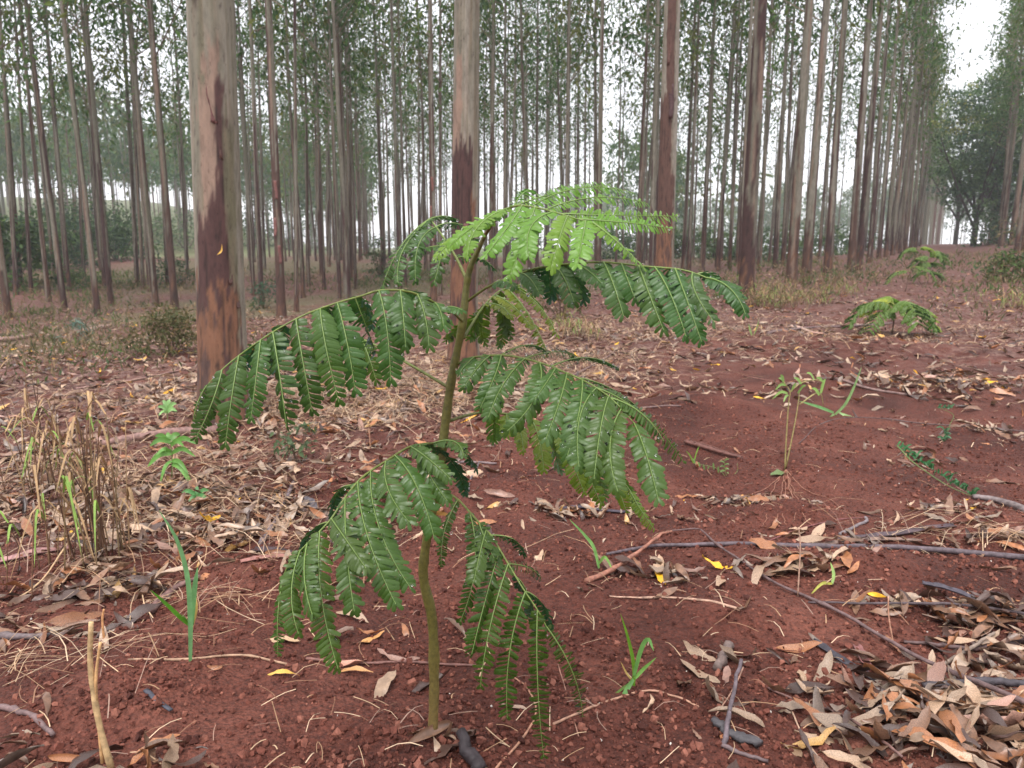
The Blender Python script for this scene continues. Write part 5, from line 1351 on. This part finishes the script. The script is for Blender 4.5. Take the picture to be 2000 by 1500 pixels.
def dry_clump(name, u, v, su, n, h0, h1, lean, label, cols, seed, leafy=12, green=0, w=.0026, grp='dry grass clumps', sway=.14):
    b = gpt(u, v); r = random.Random(seed); t = link(name, None, loc=b, cat='grass', label=label, group=grp)
    ml = MB()
    for k in range(n):
        x0 = r.gauss(0, su); y0 = r.gauss(0, su * .8); h = r.uniform(h0, h1)
        z0 = float(gz(b[0] + x0, b[1] + y0)) - b[2] - .01
        lx, ly = r.gauss(lean, sway), r.gauss(0, sway)
        P = spline([(x0, y0, z0), (x0 + lx * h * .35 + r.gauss(0, .008), y0 + ly * h * .4, z0 + h * .5), (x0 + lx * h, y0 + ly * h, z0 + h)], 8)
        c = np.array(srgb(*r.choice(cols))) * r.uniform(.75, 1.2)
        mb = MB(); tube(mb, P, np.linspace(w, w * .55, 8), 5, c, jit=.12); link('stem', mb.mesh('stem', M_STRAW, color=True), t)
        for q in range(2):
            if r.random() > leafy / n: continue
            i = r.randrange(3, 8); a = r.uniform(0, 6.28); L = r.uniform(.08, .2)
            e = np.array((math.cos(a), math.sin(a), 0)) * L
            bl = spline([P[i], P[i] + e * .45 + np.array((0, 0, L * .35)), P[i] + e + np.array((0, 0, -L * r.uniform(.1, .8)))], 8)
            aa, bb, cc = frames(bl); wd = .0035 * np.sin(np.pi * np.linspace(.2, 1, 8)) ** .6
            V = np.stack([bl - bb * wd[:, None], bl + bb * wd[:, None]], 1).reshape(-1, 3); i8 = np.arange(7) * 2
            g = np.array(srgb(122, 150, 70)) if r.random() < green else np.array(srgb(160, 130, 94)) * r.uniform(.8, 1.1)
            ml.add(V, np.stack([i8, i8 + 1, i8 + 3, i8 + 2], 1), None, g)
    if ml.n: link('dry_blades', ml.mesh('dry_blades', M_STRAW, color=True), t, kind='stuff')
DC = [(128, 96, 72), (110, 80, 60), (150, 122, 92), (92, 68, 54), (118, 98, 70)]
dry_clump('dry_grass_clump', 190, 1095, .055, 34, .24, .50, -.10, 'tall clump of brown dry grass stems at the left', DC, 3, 20, .3)
dry_clump('dry_grass_clump', 95, 960, .075, 20, .30, .52, .06, 'loose dry grass clump behind the tall brown one at the left', DC, 4, 16, .3)
dry_clump('dry_grass_clump', 40, 1120, .05, 8, .15, .3, .0, 'few thin dry stems at the left edge', DC, 5, 4, .5, w=.0018)
for u, v, h, lb in ((1500, 592, .75, 'golden dry grass at the foot of the thick trunk beyond the right frond'), (1522, 600, .7, 'golden dry grass tuft beside the strip, right of the thick trunk'), (1478, 600, .5, 'dry grass tuft in front of the thick trunk beyond the right frond'),
                    (1575, 590, .45, 'low dry grass tuft before the closely paired trunks'), (1640, 575, .5, 'dry grass tuft on the strip edge below the scarred trunk'), (1980, 600, .5, 'dry grass tuft on the rise at the right edge'), (1115, 655, .4, 'low straw tuft below the yellowish shrub')):
    dry_clump('dry_grass_clump', u, v, .22, 44, h * .2, h * .6, .0, lb, [(140, 114, 84), (124, 98, 74), (154, 130, 98), (110, 106, 72), (100, 80, 64)], u, 60, .35, w=.0034, sway=.4)

def stalk(pix, r0, r1, label, col=(176, 148, 108), dy=0.0):
    b = gpt(*pix[0]) if pix[0][1] < 1490 else at(pix[0][0], pix[0][1], 1.30)
    P = spline(np.array([at(x, y, b[1] + dy * k) for k, (x, y) in enumerate(pix)]) - b, 16)
    mb = MB(); tube(mb, P, np.linspace(r0, r1, 16) * (1 + .1 * rng.uniform(-1, 1, 16)), 7)
    o = link('dry_stalk', mb.mesh('dry_stalk', M_WOOD), loc=b, cat='stalk', label=label, group='dry stalks'); o.color = (*srgb(*col), 1)
stalk([(218, 1505), (195, 1420), (184, 1360), (176, 1290), (178, 1215)], .0062, .0048, 'thick pale dry stalk standing at the bottom left')
stalk([(200, 1490), (192, 1410), (187, 1330), (196, 1255)], .0032, .0026, 'thinner dry stalk leaning on the thick pale one', (190, 150, 104))
stalk([(203, 1250), (200, 1210), (203, 1190)], .003, .0025, 'short broken dry stalk behind the thick pale one', (190, 140, 96))
stalk([(62, 1175), (64, 1080), (66, 1000)], .0022, .0016, 'upright thin brown stalk at the left edge', (120, 86, 66))
stalk([(1558, 1165), (1563, 1070), (1560, 1030)], .0022, .0018, 'thin upright pale twig crossing the long dark stick', (176, 142, 122))
stalk([(1745, 1258), (1736, 1205), (1735, 1165)], .002, .0018, 'thin upright pale splinter in front of the right-hand heap', (186, 140, 116))

# ------------------------------------------------------------------ peeling bark on the near trunks
def flake(tree, r0, th, zt, ln, w, out, col):
    n, K = 9, 5; V = []
    for i in range(n):
        f = i / (n - 1); z = zt - ln * f; rad = r0 + .003 + out * f ** 2
        for k in range(K):
            a = th + (k / (K - 1) - .5) * w / r0 * (1 - .35 * f + .2 * math.sin(7 * f + k))
            rr = rad + .012 * abs(k / (K - 1) - .5) * f + random.gauss(0, .001)
            V.append((rr * math.cos(a), rr * math.sin(a), z + random.gauss(0, .006)))
    i = np.arange(n - 1)[:, None] * K; j = np.arange(K - 1)[None]
    mb = MB(); mb.add(V, np.stack([i + j, i + j + 1, i + K + j + 1, i + K + j], -1).reshape(-1, 4))
    o = link('bark_flake', mb.mesh('bark_flake', M_WOOD), tree); o.color = (*srgb(*col), 1)
    m = o.modifiers.new('thickness', 'SOLIDIFY'); m.thickness = .003
def on(b, u): return math.atan2(-b[1], -b[0]) + math.asin(u)
T1, T2, T3 = LTREES[:3]
flake(T1, .136, on(TREE1, .58), z1(205), .34, .085, .012, (92, 64, 57))
flake(T1, .134, on(TREE1, .3), z1(190), .2, .05, .012, (96, 62, 58))
flake(T1, .134, on(TREE1, .5), z1(520), .12, .03, .012, (78, 54, 48))
flake(T1, .135, on(TREE1, .7), z1(572), .10, .03, .015, (74, 52, 46))
flake(T1, .131, on(TREE1, -.2), z1(15), .06, .03, .02, (80, 58, 52))
flake(T3, .118, on(TREE3, .1), z3(172), .45, .07, .03, (70, 46, 46))
flake(T3, .116, on(TREE3, -.3), z3(60), .5, .05, .015, (92, 62, 54))
flake(T2, .115, on(TREE2, .35), z2(440), .2, .05, .015, (96, 62, 56))
for k, (zz, uu) in enumerate(((2.2, -.3), (1.6, .3), (3.0, .2))):
    flake(LTREES[30], .10, on(placed[30], uu), zz, .4, .07, .04, (104, 66, 60))
    flake(LTREES[38], .10, on(placed[38], uu), zz + .5, .4, .07, .03, (110, 70, 60))
